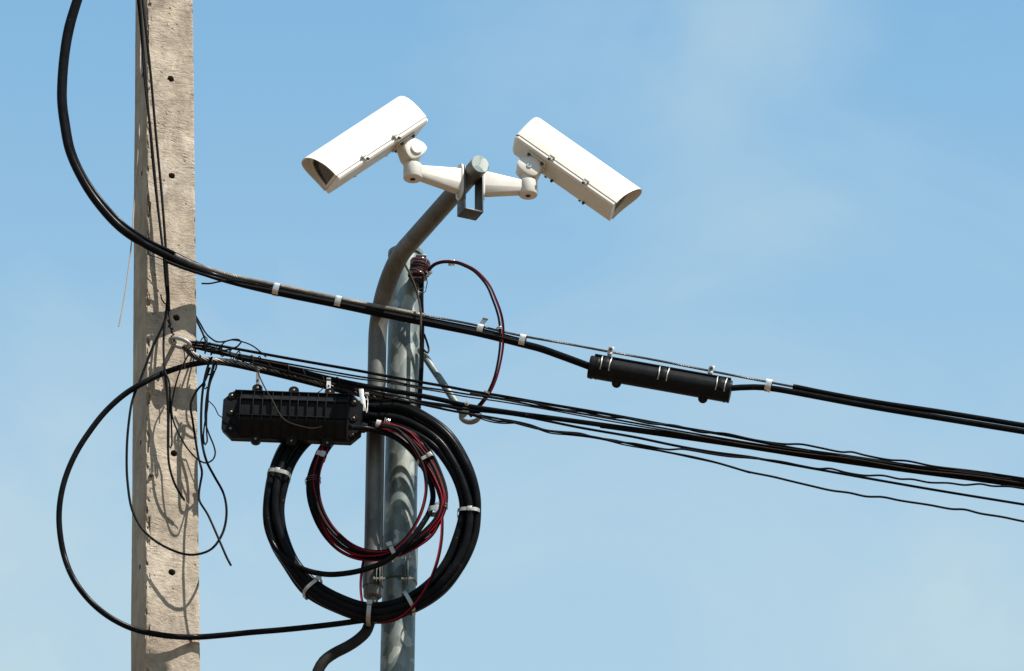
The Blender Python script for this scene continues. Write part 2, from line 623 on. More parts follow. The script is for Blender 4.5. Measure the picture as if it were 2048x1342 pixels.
def build_concrete_pole():
    z0, z1 = P(330, 1400, YC).z, P(330, -60, YC).z
    hs = [-0.3, 1.0, 2.5, 4.0, 5.5, 7.0, z0 - 0.3]
    nfine = 620
    hs += [z0 + (z1 - z0) * i / nfine for i in range(nfine + 1)]
    ztop = z1 + 1.3
    hs += [z1 + 0.3, z1 + 0.8, ztop]
    # perimeter in units of the half width: (a along -PS i.e. to the right, b along PF)
    per = []
    ch = 0.055
    for i in range(27):
        per.append((-1, -1 + ch + (2 - 2 * ch) * i / 26, 'side'))         # left side, back to front
    for i in range(1, 4):
        a = math.pi / 2 * i / 4
        per.append((-1 + ch - ch * math.cos(a), 1 - ch + ch * math.sin(a), 'edge'))
    for i in range(57):
        per.append((-1 + ch + (2 - 2 * ch) * i / 56, 1, 'front'))
    for i in range(1, 4):
        a = math.pi / 2 * i / 4
        per.append((1 - ch + ch * math.sin(a), 1 - ch + ch * math.cos(a), 'edge'))
    for i in range(7):
        per.append((1, 1 - ch - (2 - 2 * ch) * i / 6, 'side'))
    for i in range(1, 7):
        per.append((1 - ch - (2 - 2 * ch) * i / 6, -1, 'side'))
    bm = NB()
    rings = []
    for z in hs:
        c, wd = pole_axis(z)
        h = wd / 2
        ring = []
        fine = z0 - 0.01 <= z <= z1 + 0.01
        for a, b, k in per:
            p = c + (-PS) * (a * h) + PF * (b * h)
            p.z = z
            if fine:
                q = Vector((p.x * 1.0, p.y * 1.0, p.z))
                if k == 'front' or k == 'edge':
                    e = max(0.0, 1 - abs(a + 1) / 0.16)             # chipped left arris
                    e2 = max(0.0, 1 - abs(1 - a) / 0.10)
                    big = noise.noise(q * 7.0) * 0.0022
                    st = noise.noise(Vector((a * 3.4 + z * 5.0, z * 16.0 - a * 2.4, 3.1))) * 0.0011
                    st += noise.fractal(Vector((a * 5.0, z * 30.0 + a * 9.0 * math.sin(z * 3), 8.1)), 1.0, 2.0, 3) * 0.0005
                    p += PF * (big + st)
                    if e > 0:
                        chn = noise.fractal(Vector((z * 30.0, a * 6, 1.7)), 1.0, 2.0, 4)
                        dent = max(0.0, chn - 0.02) * 0.030 * e
                        p -= PF * dent * 0.8
                        p += (-PS) * dent * 0.9
                        p += PS * (noise.noise(Vector((z * 90, a * 9, 5))) * 0.0011 * e)
                    if e2 > 0:
                        chn = noise.fractal(Vector((z * 22.0, a * 5, 9.7)), 1.0, 2.0, 4)
                        p -= PF * max(0.0, chn) * 0.008 * e2
                        p += PS * max(0.0, chn) * 0.004 * e2
                else:
                    p += (PS if a < 0 else -PS) * (noise.noise(q * 5.0) * 0.0012 + noise.noise(q * 40.0) * 0.0003)
            ring.append(bm.verts.new(p))
        rings.append(ring)
    n = len(per)
    for A, C in zip(rings, rings[1:]):
        for k in range(n):
            f = bm.faces.new((A[k], A[(k + 1) % n], C[(k + 1) % n], C[k]))
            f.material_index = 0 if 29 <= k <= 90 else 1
    bm.faces.new(list(reversed(rings[0])))
    bm.faces.new(rings[-1])
    base, _ = pole_axis(0)
    root = thing('concrete_pole', 'square weathered concrete utility pole with bolt holes up its faces', 'utility pole', (base.x, base.y, 0))
    shaft = obj('shaft', bm, None, root, mats=[M['con'], M['conside'], M['hole']], angle=50)
    # through holes, bored with a cutter
    cb = NB()

    def front_hole(x, y, r, jag):
        c = P(x, y, 14.925)
        a = c + PF * 0.05
        b = c - PF * 0.13
        n = 16
        ax = PF
        u = -PS
        v = Z
        A, C = [], []
        for k in range(n):
            t = 2 * math.pi * k / n
            rr = r * (1 + jag * noise.noise(Vector((math.cos(t) * 2 + x, math.sin(t) * 2 + y, 0))))
            A.append(cb.verts.new(a + (u * math.cos(t) + v * math.sin(t)) * rr))
            C.append(cb.verts.new(b + (u * math.cos(t) + v * math.sin(t)) * rr))
        for k in range(n):
            f = cb.faces.new((A[k], C[k], C[(k + 1) % n], A[(k + 1) % n]))
        cb.faces.new(A)
        cb.faces.new(list(reversed(C)))

    def side_hole(x, y, r):
        c = P(x, y, 14.96)
        cyl(cb, c + PS * 0.05, c - PS * 0.05, r, 14)

    for x, y, r, j in ((343, 155, .0105, .35), (345, 349, .0098, .15), (355, 632, .0102, .2), (349, 905, .0100, .1), (344, 1144, .0103, .12)):
        front_hole(x, y, r, j)
    for x, y, r in ((278, 149, .0085), (279.5, 346, .0085), (277, 885, .0085), (273.5, 1133, .0085)):
        side_hole(x, y, r)
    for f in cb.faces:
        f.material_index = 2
    bmesh.ops.recalc_face_normals(cb, faces=cb.faces[:])
    me = bpy.data.meshes.new('cutter')
    for v in cb.verts:
        v.co -= ORG[root.name]
    cb.to_mesh(me)
    cb.free()
    for m in (M['con'], M['conside'], M['hole']):
        me.materials.append(m)
    cut = bpy.data.objects.new('cutter', me)
    COL.objects.link(cut)
    cut.location = root.location
    bpy.context.view_layer.update()
    md = shaft.modifiers.new('holes', 'BOOLEAN')
    md.operation = 'DIFFERENCE'
    md.object = cut
    md.solver = 'EXACT'
    dg = bpy.context.evaluated_depsgraph_get()
    res = bpy.data.meshes.new_from_object(shaft.evaluated_get(dg))
    shaft.modifiers.clear()
    old = shaft.data
    shaft.data = res
    bpy.data.meshes.remove(old)
    bpy.data.objects.remove(cut, do_unlink=True)
    # rusty reinforcement showing at the right arris, a steel stub at the left arris, mortar lumps
    bm = NB()
    c = P(391, 1136, 14.949)
    for i in range(4):
        a = c + Vector((-0.004 - 0.002 * i, -0.001, 0.001 * math.sin(i * 2)))
        lathe(bm, a + PF * -0.006, PF, [(0, .0055), (.004, .0048 - .0004 * i), (.007, .002)], 8)
    obj('rust_spot', bm, M['rust'], root)
    bm = NB()
    c = P(304, 949, 14.903)
    lathe(bm, c - PF * .004, (PF + PS * .3), [(0, .007), (.005, .007), (.006, .0045), (.012, .0045)], 6)
    obj('bolt_stub', bm, M['pipe'], root)
    return root


concrete_pole = build_concrete_pole()

# ------------------------------------------------------------------ steel pole with its fittings
YS = 15.06
st_top, st_bot = P(811, 508, YS), P(794.5, 1342, YS)
SR = 0.0475


def steel_axis(z):
    k = (z - st_bot.z) / (st_top.z - st_bot.z)
    p = st_bot + (st_top - st_bot) * k
    return p


def steel_at(y):
    """Axis point of the steel pole at photo row y."""
    k = (1342 - y) / (1342 - 508)
    return st_bot.lerp(st_top, k)


base = steel_axis(0.0)
steel = thing('steel_pole', 'round galvanized steel pole with patchy zinc, standing behind the coiled cables', 'pole', base)
ax = (st_top - st_bot).normalized()
bm = NB()
lng = (st_top - base).length
prof = [(0, 0.056), (lng * 0.5, 0.052), (lng - 1.6, SR + 0.001)]
prof += [(lng - 1.6 + 1.55 * i / 40, SR + 0.001 - 0.003 * i / 40) for i in range(1, 41)]
prof += [(lng - 0.004, SR - 0.002), (lng, SR - 0.004)]
lathe(bm, base, ax, prof, 48)
obj('shaft', bm, M['galv'], steel, angle=40)
bm = NB()
lathe(bm, st_top + ax * -0.008, ax, [(0, SR + .003), (.012, SR + .003), (.016, SR - .002), (.018, .006)], 40)
obj('end_cap', bm, M['galv2'], steel)
# clamp half shell low on the pole, with a pair of flanges and bolts
bm = NB()
ca, cb_ = steel_at(1172), steel_at(1085)
lathe(bm, ca, (cb_ - ca), [(0, SR + .0005), (.0005, SR + .004), ((cb_ - ca).length - .0005, SR + .004), ((cb_ - ca).length, SR + .0005)], 44)
clampo = obj('pipe_clamp', bm, M['galv2'], steel)
for fx, dx in ((811.5, -0.002), (816.5, 0.002)):
    bm = NB()
    a, b = P(fx, 1112, 14.995), P(fx - 1.2, 1166, 14.995)
    mid = (a + b) / 2
    obox(bm, mid, Vector((1, 0, 0)), Vector((0, 1, 0)), (a - b).normalized(), .0030, .032, (a - b).length, .001)
    obj('flange', bm, M['galv2'], clampo)
for (bx, by) in ((813, 1117), (812, 1157)):
    bm = NB()
    c = P(bx, by, 14.984)
    lathe(bm, c - Vector((.013, 0, 0)), (1, 0, 0), [(0, .0052), (.005, .0052), (.0052, .0032), (.022, .0032), (.0222, .0055), (.027, .0055), (.0272, .0030), (.034, .0030)], 6)
    obj('bolt', bm, M['strap'], clampo)


# ------------------------------------------------------------------ bent camera arm pipe
AZ = R(24.0)
D = Vector((math.sin(AZ), -math.cos(AZ), 0))           # the arm reaches towards the viewer, to the right
YPI = 14.985
pb = P(745.5, 1176, YPI)
corner = P(757, 557, YPI - 0.01)
PR = 0.0262
END = corner + D * 0.722
RB = 0.20
vup = (corner - pb).normalized()
path = []
for i in range(21):
    path.append(pb.lerp(corner - vup * RB, i / 20))
for i in range(1, 25):
    a = (math.pi / 2) * i / 24
    path.append(corner - vup * RB + D * (RB * (1 - math.cos(a))) + vup * (RB * math.sin(a)))
q0 = path[-1]
for i in range(1, 21):
    path.append(q0.lerp(END, i / 20))
arm = thing('camera_arm_pipe', 'bent grey steel pipe strapped to the steel pole, carrying both cameras on its end', 'pipe', pb)
bm = NB()
tube(bm, path, PR, 36)
obj('bent_pipe', bm, M['pipe'], arm, angle=40)
bm = NB()
lathe(bm, END - D * 0.002, D, [(0, PR + .0006), (.004, PR + .0006), (.0052, PR - .001), (.0053, .004)], 36)
capo = obj('end_cap', bm, M['galv2'], arm)
# U bracket hung under the end
SIDE = Vector((-math.cos(AZ), -math.sin(AZ), 0))
UC = END - D * (0.039 + 0.0265)
ud, uh, uw, ut = 0.053, 0.125, 0.0245, 0.004
bm = NB()
obox(bm, UC + SIDE * (uw + ut / 2) - Z * (uh / 2 - .006), SIDE, D, Z, ut, ud, uh + .012, .0008)
ubl = obj('bracket_plate', bm, M['dark'], arm)
bm = NB()
obox(bm, UC - SIDE * (uw + ut / 2) - Z * (uh / 2 - .006), SIDE, D, Z, ut, ud, uh + .012, .0008)
obj('bracket_plate', bm, M['dark'], arm)
bm = NB()
obox(bm, UC - Z * (uh - ut / 2 + .0002), SIDE, D, Z, 2 * uw - .0004, ud - .0006, ut, .0006)
obj('bracket_floor', bm, M['dark'], arm)
# lower end: strap shell, coupling, narrow stub
pdir = vup
bm = NB()
lathe(bm, pb + pdir * .002, pdir, [(0, PR + .0002), (.0004, PR + .003), (.115, PR + .003), (.1154, PR + .0002)], 32)
ps = obj('pipe_clamp', bm, M['pipe'], arm)
for fx in (753.5, 760):
    bm = NB()
    a, b = P(fx, 1128, 14.952), P(fx - .6, 1166, 14.952)
    obox(bm, (a + b) / 2, Vector((1, 0, 0)), Vector((0, 1, 0)), (a - b).normalized(), .0026, .024, (a - b).length, .001)
    obj('flange', bm, M['galv2'], ps)
bm = NB()
c = P(756, 1157, 14.945)
lathe(bm, c - Vector((.013, 0, 0)), (1, 0, 0), [(0, .005), (.005, .005), (.0052, .003), (.020, .003), (.0202, .0052), (.025, .0052), (.0252, .0028), (.033, .0028)], 6)
obj('bolt', bm, M['strap'], ps)
bm = NB()
lathe(bm, pb - pdir * .030, pdir, [(0, PR - .004), (.003, PR - .001), (.004, PR - .0005), (.027, PR + .0005), (.030, PR + .0005), (.0302, PR - .004)], 36)
obj('coupling', bm, M['pipe'], arm)
bm = NB()
lathe(bm, pb - pdir * .105, pdir, [(0, .0155), (.074, .0155), (.0755, .0195), (.0760, .0195)], 28)
obj('stub_pipe', bm, M['pipe'], arm)

# conduit leaving the stub
CY = 14.975
pts = PP([(741, 1222, 14.983), (740, 1240, 14.975), (737, 1252, 14.955), (731, 1265, 14.94), (715, 1280, 14.93), (695, 1293, 14.92), (668, 1307, 14.91), (648, 1322, 14.90), (636, 1342, 14.90), (629, 1372, 14.90), (626, 1420, 14.90)], CY)
pts.append(Vector((pts[-1].x - .02, pts[-1].y, pts[-1].z - 1.0)))
pts.append(Vector((pts[-1].x, pts[-1].y, 0.0)))
bm = NB()
tube(bm, smooth(pts, .012), .0155, 24)
tag(obj('flexible_conduit', bm, M['conduit']), 'thick grey flexible conduit curving down left from the pipe stub below the coil', 'conduit')


# ------------------------------------------------------------------ security cameras
def capsule(c, eu, ev, hw, hh, n=10):
    """Outline of a capsule, long along ev."""
    pts = []
    for i in range(n + 1):
        a = math.pi * i / n
        pts.append(c + eu * (hw * math.cos(a)) + ev * (hh - hw + hw * math.sin(a)))
    for i in range(n + 1):
        a = math.pi + math.pi * i / n
        pts.append(c + eu * (hw * math.cos(a)) + ev * (-(hh - hw) + hw * math.sin(a)))
    return pts


def security_camera(label, plate_c, armdir, armlen, platedir, heading, tau, elbow_drop, pivot_up, clen, near_screw, LN):
    """armdir: horizontal unit; heading: horizontal unit the lens points along; tau: tilt down."""
    root = thing('security_camera', label, 'camera', plate_c, 'security cameras on the bent arm')
    side_p = platedir.cross(Z).normalized()
    bmat, hmat = M['creamb'], M['cream']
    # wall plate
    bm = NB()
    cap = capsule(plate_c, side_p, Z, .023, .056)
    prism(bm, cap, platedir * .006)
    bmesh.ops.recalc_face_normals(bm, faces=bm.faces[:])
    bmesh.ops.bevel(bm, geom=[e for e in bm.edges if e.calc_face_angle(0) > 1.0], offset=.0012, segments=2, affect='EDGES')
    wp = obj('wall_plate', bm, bmat, root)
    for k, dz in ((0, .042), (1, -.045)):
        bm = NB()
        lathe(bm, plate_c + Z * dz + platedir * .0055, platedir, [(0, .0055), (.004, .0055), (.0045, .003), (.008, .003)], 6)
        obj('plate_bolt', bm, M['strap'], wp)
    # arm
    elbow = plate_c + armdir * armlen - Z * elbow_drop
    sp = armdir.cross(Z).normalized()
    r0 = plate_c + platedir * .004
    pts = []
    for (c, hy, top, botm, bw) in ((r0, .0195, .034, -.034, .014), (r0 + armdir * .022, .0185, .0325, -.026, .013), (elbow - armdir * .012, .0165, .0165, -.0165, .013)):
        for s in (-1, 1):
            pts.append(c + sp * (s * hy * .92) + Z * top)
            pts.append(c + sp * (s * hy) + Z * (top - .003))
            pts.append(c + sp * (s * hy) + Z * (botm * .35))
            pts.append(c + sp * (s * bw) + Z * botm)
    bm = NB()
    hull(bm, pts, .0012)
    armo = obj('bracket_arm', bm, bmat, root, angle=30)
    bm = NB()
    hc = r0 + armdir * .026 - Z * .0262
    lathe(bm, hc, (-Z), [(0, .0085), (.0012, .0085)], 16)
    obj('drain_hole', bm, M['gask'], armo)
    # elbow boss
    bm = NB()
    lathe(bm, elbow - Z * .0235, Z, [(0, .012), (.0002, .0235), (.0012, .0250), (.0030, .0262), (.0425, .0262), (.0440, .0250), (.0446, .0232), (.0450, .0228), (.0452, .019)], 36)
    eb = obj('elbow', bm, bmat, root)
    bm = NB()
    lathe(bm, elbow - Z * .0247, Z, [(0, .0075), (.0022, .0075)], 16)
    obj('drain_hole', bm, M['gask'], eb)
    # swivel post
    piv = elbow + Z * pivot_up
    bm = NB()
    lathe(bm, elbow + Z * .020, Z, [(0, .0185), (pivot_up - .020 + .006, .0175), (pivot_up - .020 + .010, .014)], 28)
    obj('swivel_post', bm, bmat, root)
    # local frame of the housing
    a = heading * math.cos(tau) - Z * math.sin(tau)
    u = a.cross(Z).normalized()
    if u.y > 0:
        u = -u                                              # u: the side turned to the viewer
    n_ = u.cross(a).normalized()
    if n_.z < 0:
        n_ = -n_
    Wd, Hh, TB = .0455, .098, .013
    mount = piv + n_ * clen                                 # underside centre, where the tilt bracket is screwed on
    mt_frac = .245
    O = mount + n_ * TB - a * (LN * mt_frac)                # rear end, rim plane, centre line

    def loc(s, x, h):
        return O + a * s + u * x + n_ * h

    # tilt bracket: skirt that widens up to a plate
    bm = NB()
    obox(bm, mount - n_ * .0028, a, u, n_, .062, .060, .0052, .0012)
    obj('mounting_plate', bm, bmat, root)
    bm = NB()
    pts = []
    for i in range(12):
        t = 2 * math.pi * i / 12
        pts.append(mount - n_ * .0050 + a * (.030 * math.cos(t)) + u * (.0270 * math.sin(t)))
    for s in (-1, 1):
        for i in range(9):
            t = math.pi * i / 8
            pts.append(piv + u * (s * .0265) + a * (.033 * math.cos(t)) - n_ * (.009 + .013 * math.sin(t)))
        pts.append(piv + u * (s * .0265) + a * .033 + n_ * .004)
        pts.append(piv + u * (s * .0265) - a * .033 + n_ * .004)
    hull(bm, pts, .001)
    tb = obj('tilt_bracket', bm, bmat, root, angle=30)
    bm = NB()
    pc = piv + u * .0262 + n_ * .001
    if near_screw:
        lathe(bm, pc, u, [(0, .0078), (.0022, .0078), (.0026, .0070), (.0027, .0035), (.0012, .0033)], 20)
        obj('pivot_screw', bm, M['strap'], tb)
    else:
        lathe(bm, pc, u, [(0, .0165), (.0035, .0165), (.0055, .0140), (.0058, .002)], 28)
        obj('pivot_boss', bm, M['cream'], tb)
    for i, (s, x) in enumerate(((-.023, .024), (.023, .024), (-.023, -.024), (.023, -.024))):
        bm = NB()
        c = mount + a * s + u * x - n_ * .0052
        lathe(bm, c, -n_, [(0, .0058), (.0005, .0058), (.0007, .0040), (.0060, .0040), (.0062, .002)], 12)
        obj('mounting_bolt', bm, M['dark'], tb)
    # base tray
    bm = NB()
    sec = [(Wd, -.0006), (Wd, -.008), (Wd - .0035, -TB), (-Wd + .0035, -TB), (-Wd, -.008), (-Wd, -.0006)]
    fr = [(.010, .62), (.004, .86), (.0, 1.0)]
    st = [(0.0, .70, .45), (.004, .86, .75), (.012, 1, 1), (LN, 1, 1)]
    rings = []
    for s, kx, kh in st:
        rings.append([bm.verts.new(loc(s, x * kx, h * kh if h < -.001 else h)) for x, h in sec])
    k = len(sec)
    for A, C in zip(rings, rings[1:]):
        for i in range(k):
            bm.faces.new((A[i], A[(i + 1) % k], C[(i + 1) % k], C[i]))
    bm.faces.new(rings[0])
    bm.faces.new(rings[-1])
    bo = obj('base_tray', bm, hmat, root, angle=25)
    # hood: arched shell with an overhanging visor
    bm = NB()
    na = 32
    TK = .0028
    def arch(s_of_t, inset, sc=1.0):
        ring = []
        for i in range(na + 1):
            t = math.pi * i / na
            x = (Wd + .0012 - inset) * math.copysign(abs(math.cos(t)) ** .80, math.cos(t)) * sc
            h = .0009 + (Hh - inset) * (math.sin(t) ** .80) * sc
            ring.append(bm.verts.new(loc(s_of_t(t), x, h)))
        return ring
    vis = lambda t: LN + .003 + .022 * math.sin(t) ** 1.5
    stations = [(lambda t: 0.0, .012), (lambda t: .0025, .0055), (lambda t: .007, .0018), (lambda t: .014, 0.0)]
    outer = [arch(f_, i_) for f_, i_ in stations]
    for q in range(1, 12):
        outer.append(arch((lambda q: (lambda t: .014 + (vis(t) - .014) * q / 11))(q), 0.0))
    inner = []
    for q in (11, 9, 7, 4, 1):
        inner.append(arch((lambda q: (lambda t: .010 + (vis(t) - .010) * q / 11))(q), TK))
    seq = outer + inner
    for A, C in zip(seq, seq[1:]):
        for i in range(na):
            bm.faces.new((A[i], A[i + 1], C[i + 1], C[i]))
    bm.faces.new(outer[0])
    bm.faces.new(list(reversed(inner[-1])))
    for i_ in (0, na):
        pass
    obj('hood', bm, hmat, root, angle=40)
    # front frame plate with a window opening, set back under the visor
    fs = LN - .003
    def arch_pts(s, wx, hh, h0, m=24):
        o_ = []
        for i in range(m + 1):
            t = math.pi * i / m
            o_.append((s, wx * math.copysign(abs(math.cos(t)) ** .80, math.cos(t)), h0 + hh * (math.sin(t) ** .80)))
        return o_
    outp = arch_pts(fs, Wd - .0020, Hh - .004, .0012)
    inp = arch_pts(fs, Wd - .0105, Hh - .024, .009)
    bm = NB()
    oo = [bm.verts.new(loc(*p)) for p in outp]
    ii = [bm.verts.new(loc(*p)) for p in inp]
    ib = [bm.verts.new(loc(p[0] - .007, p[1], p[2])) for p in inp]
    m_ = len(oo)
    for i in range(m_ - 1):
        bm.faces.new((oo[i], oo[i + 1], ii[i + 1], ii[i]))
        bm.faces.new((ii[i], ii[i + 1], ib[i + 1], ib[i]))
    bm.faces.new((oo[0], ii[0], ii[-1], oo[-1]))
    bm.faces.new((ii[0], ib[0], ib[-1], ii[-1]))
    ff = obj('front_frame', bm, M['creamb'], root, angle=40)
    bm = NB()
    gp = [loc(p[0] - .0045, p[1] * 1.0, p[2]) for p in inp]
    prism(bm, gp, -a * .0022)
    obj('window_glass', bm, M['glass'], ff)
    bm = NB()
    lathe(bm, loc(fs - .085, 0, .040), a, [(0, .026), (.05, .026), (.052, .022), (.058, .022), (.0585, .017), (.055, .012)], 28)
    obj('lens', bm, M['gask'], root)
    bm = NB()
    obox(bm, loc(fs - .150, 0, .030), a, u, n_, .120, .060, .055, .002)
    obj('camera_module', bm, M['gask'], root)
    # side latches over the seam, both sides
    for s in (LN * .355, LN * .70):
        for sg in (1, -1):
            bm = NB()
            obox(bm, loc(s, sg * (Wd + .0024), .0005), a, u, n_, .012, .0055, .017, .001)
            obox(bm, loc(s + .0005, sg * (Wd + .0050), .0055), a, u, n_, .0165, .0042, .0068, .001)
            lt = obj('latch', bm, hmat, bo)
            bm = NB()
            c = loc(s - .002, sg * (Wd + .0045), -.006)
            lathe(bm, c, (u * sg * .6 - n_), [(0, .0040), (.0062, .0040), (.0064, .0022)], 8)
            obj('latch_screw', bm, M['dark'], bo)
    for s in ((LN * .42, LN * .74) if near_screw else ()):
        bm = NB()
        lathe(bm, loc(s, -Wd + .008, -TB + .0005), -n_, [(0, .0042), (.006, .0042), (.0075, .0030)], 10)
        obj('cable_gland', bm, M['gask'], bo)
    return root


plL = P(927.5, 363, END.y + .055)
plL = UC + SIDE * (uw + ut + .0002) - Z * .029
plR = UC - SIDE * (uw + ut + .0002) - Z * .022
LDIR = SIDE.copy()
RDIR = Vector((math.cos(R(7)), math.sin(R(7)), 0))
camL = security_camera('white box security camera aimed down to the left, nearer its arm end', plL, LDIR, .145, SIDE,
                       Vector((-math.cos(R(22)), -math.sin(R(22)), 0)), R(43.0), 0.0, .058, .044, False, .362)
camR = security_camera('white box security camera aimed down to the right, bolt head on its tilt bracket', plR, RDIR, .135, -SIDE,
                       Vector((math.cos(R(5)), math.sin(R(5)), 0)), R(37.0), 0.004, .057, .038, True, .345)
camL['label'] = 'white box security camera on the left arm, its dark window visible under the visor'
camR['label'] = 'white box security camera on the right arm, its tan underside turned to the viewer'

# ------------------------------------------------------------------ insulator on the pole top
iA, iB = P(841.5, 521, 14.972), P(833.5, 561, 14.972)
ia = (iB - iA).normalized()
ins = thing('spool_insulator', 'dark maroon porcelain spool insulator in a clevis at the steel pole top', 'insulator', iB)
il = (iB - iA).length
bm = NB()
pr = [(0, .012), (.001, .022), (.003, .0285), (.007, .0300), (.010, .0295), (.0125, .0265), (.0145, .0285), (.0175, .0290), (.0195, .0275),
      (.0225, .0215), (.028, .0195), (.034, .0215), (.0370, .0265), (.0400, .0288), (.0430, .0280), (.0455, .0262), (.0475, .0285), (.0515, .0295), (.0555, .0280), (.0580, .020), (.0588, .010)]
lathe(bm, iA, ia, pr, 40)
obj('porcelain_body', bm, M['porc'], ins)
bm = NB()
cyl(bm, iA - ia * .012, iA + ia * .078, .0065, 14)
obj('spindle', bm, M['dark'], ins)
sideX = Vector((1, 0, 0))
back = Vector((0, 1, 0))
for k, (c, wz) in enumerate(((iA - ia * .007, .026), (iA + ia * .066, .024))):
    bm = NB()
    obox(bm, c + back * .022, sideX, back, ia, wz + .004, .085, .0035, .0008)
    obj('clevis_plate', bm, M['galv2'], ins)
bm = NB()
obox(bm, (iA + iB) / 2 + back * .030 - ia * -.002, sideX, back, ia, .028, .004, .074, .0008)
obj('clevis_back', bm, M['galv2'], ins)
bm = NB()
lathe(bm, iA - ia * .0088 + back * -.005, -ia, [(0, .0058), (.004, .0058), (.0045, .003), (.006, .003)], 6)
obj('nut', bm, M['strap'], ins)


def wire(name, label, pts, Y, r, mat='thin', cat='wire', n=8, step=.008, group=None, noise_amp=0.0):
    q = smooth(PP(pts, Y), step)
    if noise_amp:
        for i, p in enumerate(q):
            p += Vector((0, noise.noise(p * 9.0), noise.noise(p * 9.0 + Vector((5, 5, 5))))) * noise_amp
    bm = NB()
    tube(bm, q, r * PX, n)
    return tag(obj(name, bm, M[mat]), label, cat, group)


def extend(pts, d=9.0):
    """Continue a span straight on past the frame."""
    v = (pts[-1] - pts[-3]).normalized()
    return pts + [pts[-1] + v * (d * .1), pts[-1] + v * d]


def offset_path(pts, dx, dz, dy=0.0):
    return [p + Vector((dx, dy, dz)) for p in pts]


# ------------------------------------------------------------------ upper trunk: feeder cable, messenger strand, splice closure
def y_up(x, y):
    """Depth of the upper bundle: the loop bulges towards the viewer, the span runs close by the poles."""
    ks = ((0, 14.76), (250, 14.765), (356, 14.832), (428, 14.908), (520, 14.918), (3000, 14.918))
    for (xa, ya), (xb, yb) in zip(ks, ks[1:]):
        if x <= xb:
            return ya + (yb - ya) * max(0.0, (x - xa)) / (xb - xa)
    return 14.918


main_px = [(205, -130), (172, -55), (153, 0), (136, 56), (127, 112), (122.5, 168), (122.5, 205), (128, 250), (138, 300), (160, 351), (192, 402), (240, 455), (288, 488), (334, 512), (370, 530), (420, 549), (470, 564),
           (553, 584), (680, 610), (760, 627), (840, 643), (960, 667), (1045, 688), (1080, 697), (1120, 711), (1150, 722), (1182, 734)]
bm = NB()
tube(bm, smooth(PP(main_px, y_up), .010), lambda t: (8.4 if t < .45 else 7.4) * PX, 16)
tag(obj('feeder_cable', bm, M['cable']), 'thick black cable looping down across the concrete pole and into the tubular closure', 'cable')
pts = PP([(213, -130), (180, -55), (160.5, 0), (144, 58), (134.5, 112), (130, 168), (130, 205), (136, 250), (146, 300), (168, 350), (200, 397), (247, 448), (294, 480), (340, 503), (376, 521), (424, 541), (474, 557), (553, 577), (680, 602), (760, 619), (840, 636), (960, 660), (1040, 680)],
         lambda x, y: y_up(x, y) + .008)
bm = NB()
tube(bm, smooth(pts, .010), 4.4 * PX, 12)
tag(obj('feeder_cable', bm, M['cable']), 'thinner black cable running right against the inside of the thick looping one', 'cable')
pts = PP([(330, 522), (372, 538), (420, 553), (470, 567), (520, 577), (600, 592), (700, 612), (780, 629), (860, 645), (940, 662), (1000, 675), (1036, 684)], lambda x, y: y_up(x, y) - .010)
bm = NB()
tube(bm, smooth(pts, .010), 3.2 * PX, 10)
tag(obj('lashed_cable', bm, M['thin']), 'slim black cable lashed under the strand between the two poles', 'cable')

strand_px = [(350, 511), (385, 527), (427, 541), (474, 554), (521, 563.5), (552, 570), (614, 583.5), (676, 597), (732, 608), (778, 617), (849, 631)]
strand_px2 = [(849, 631), (941, 648), (1000, 662), (1045, 672), (1130, 687), (1216, 703), (1320, 722), (1416, 741), (1520, 761), (1590, 774)]
sp1 = smooth(PP(strand_px, lambda x, y: y_up(x, y) + .002), .004)
bm = NB()
twisted(bm, sp1, 2.9 * PX, 1.75 * PX, 6, 30 * PX, 6)
tag(obj('messenger_strand', bm, M['strand']), 'bright twisted steel strand on top of the black cables between the poles', 'strand')
sp2 = smooth(PP(strand_px2, lambda x, y: y_up(x, y) + .002), .004)
bm = NB()
twisted(bm, sp2, 1.25 * PX, 1.25 * PX, 5, 26 * PX, 6)
tag(obj('messenger_strand', bm, M['dstrand']), 'thin dark steel strand from which the tubular closure hangs', 'strand')
q = extend(PP([(1586, 773), (1660, 788), (1742, 803), (1888, 825), (2048, 851), (2200, 876)], 14.920))
bm = NB()
tube(bm, smooth(q, .03), 5.4 * PX, 14)
tag(obj('sheathed_strand', bm, M['cable']), 'black sheathed strand at upper right, upper one of the close pair', 'cable')
q = extend(PP([(1450, 777.5), (1480, 775), (1508, 774.2), (1537, 776), (1570, 781), (1610, 788.5), (1742, 813), (1888, 837), (2048, 863), (2200, 888)], 14.918))
bm = NB()
tube(bm, smooth(q, .02), 6.2 * PX, 14)
tag(obj('feeder_cable', bm, M['cable']), 'thick black cable leaving the right end of the tubular closure, lower of the close pair', 'cable')
wire('loose_wire_end', 'short loose black wire end poking out under the strand right of the concrete pole', [(403, 567), (420, 567), (440, 563), (465, 561), (500, 566), (540, 575)], 14.895, 1.7)


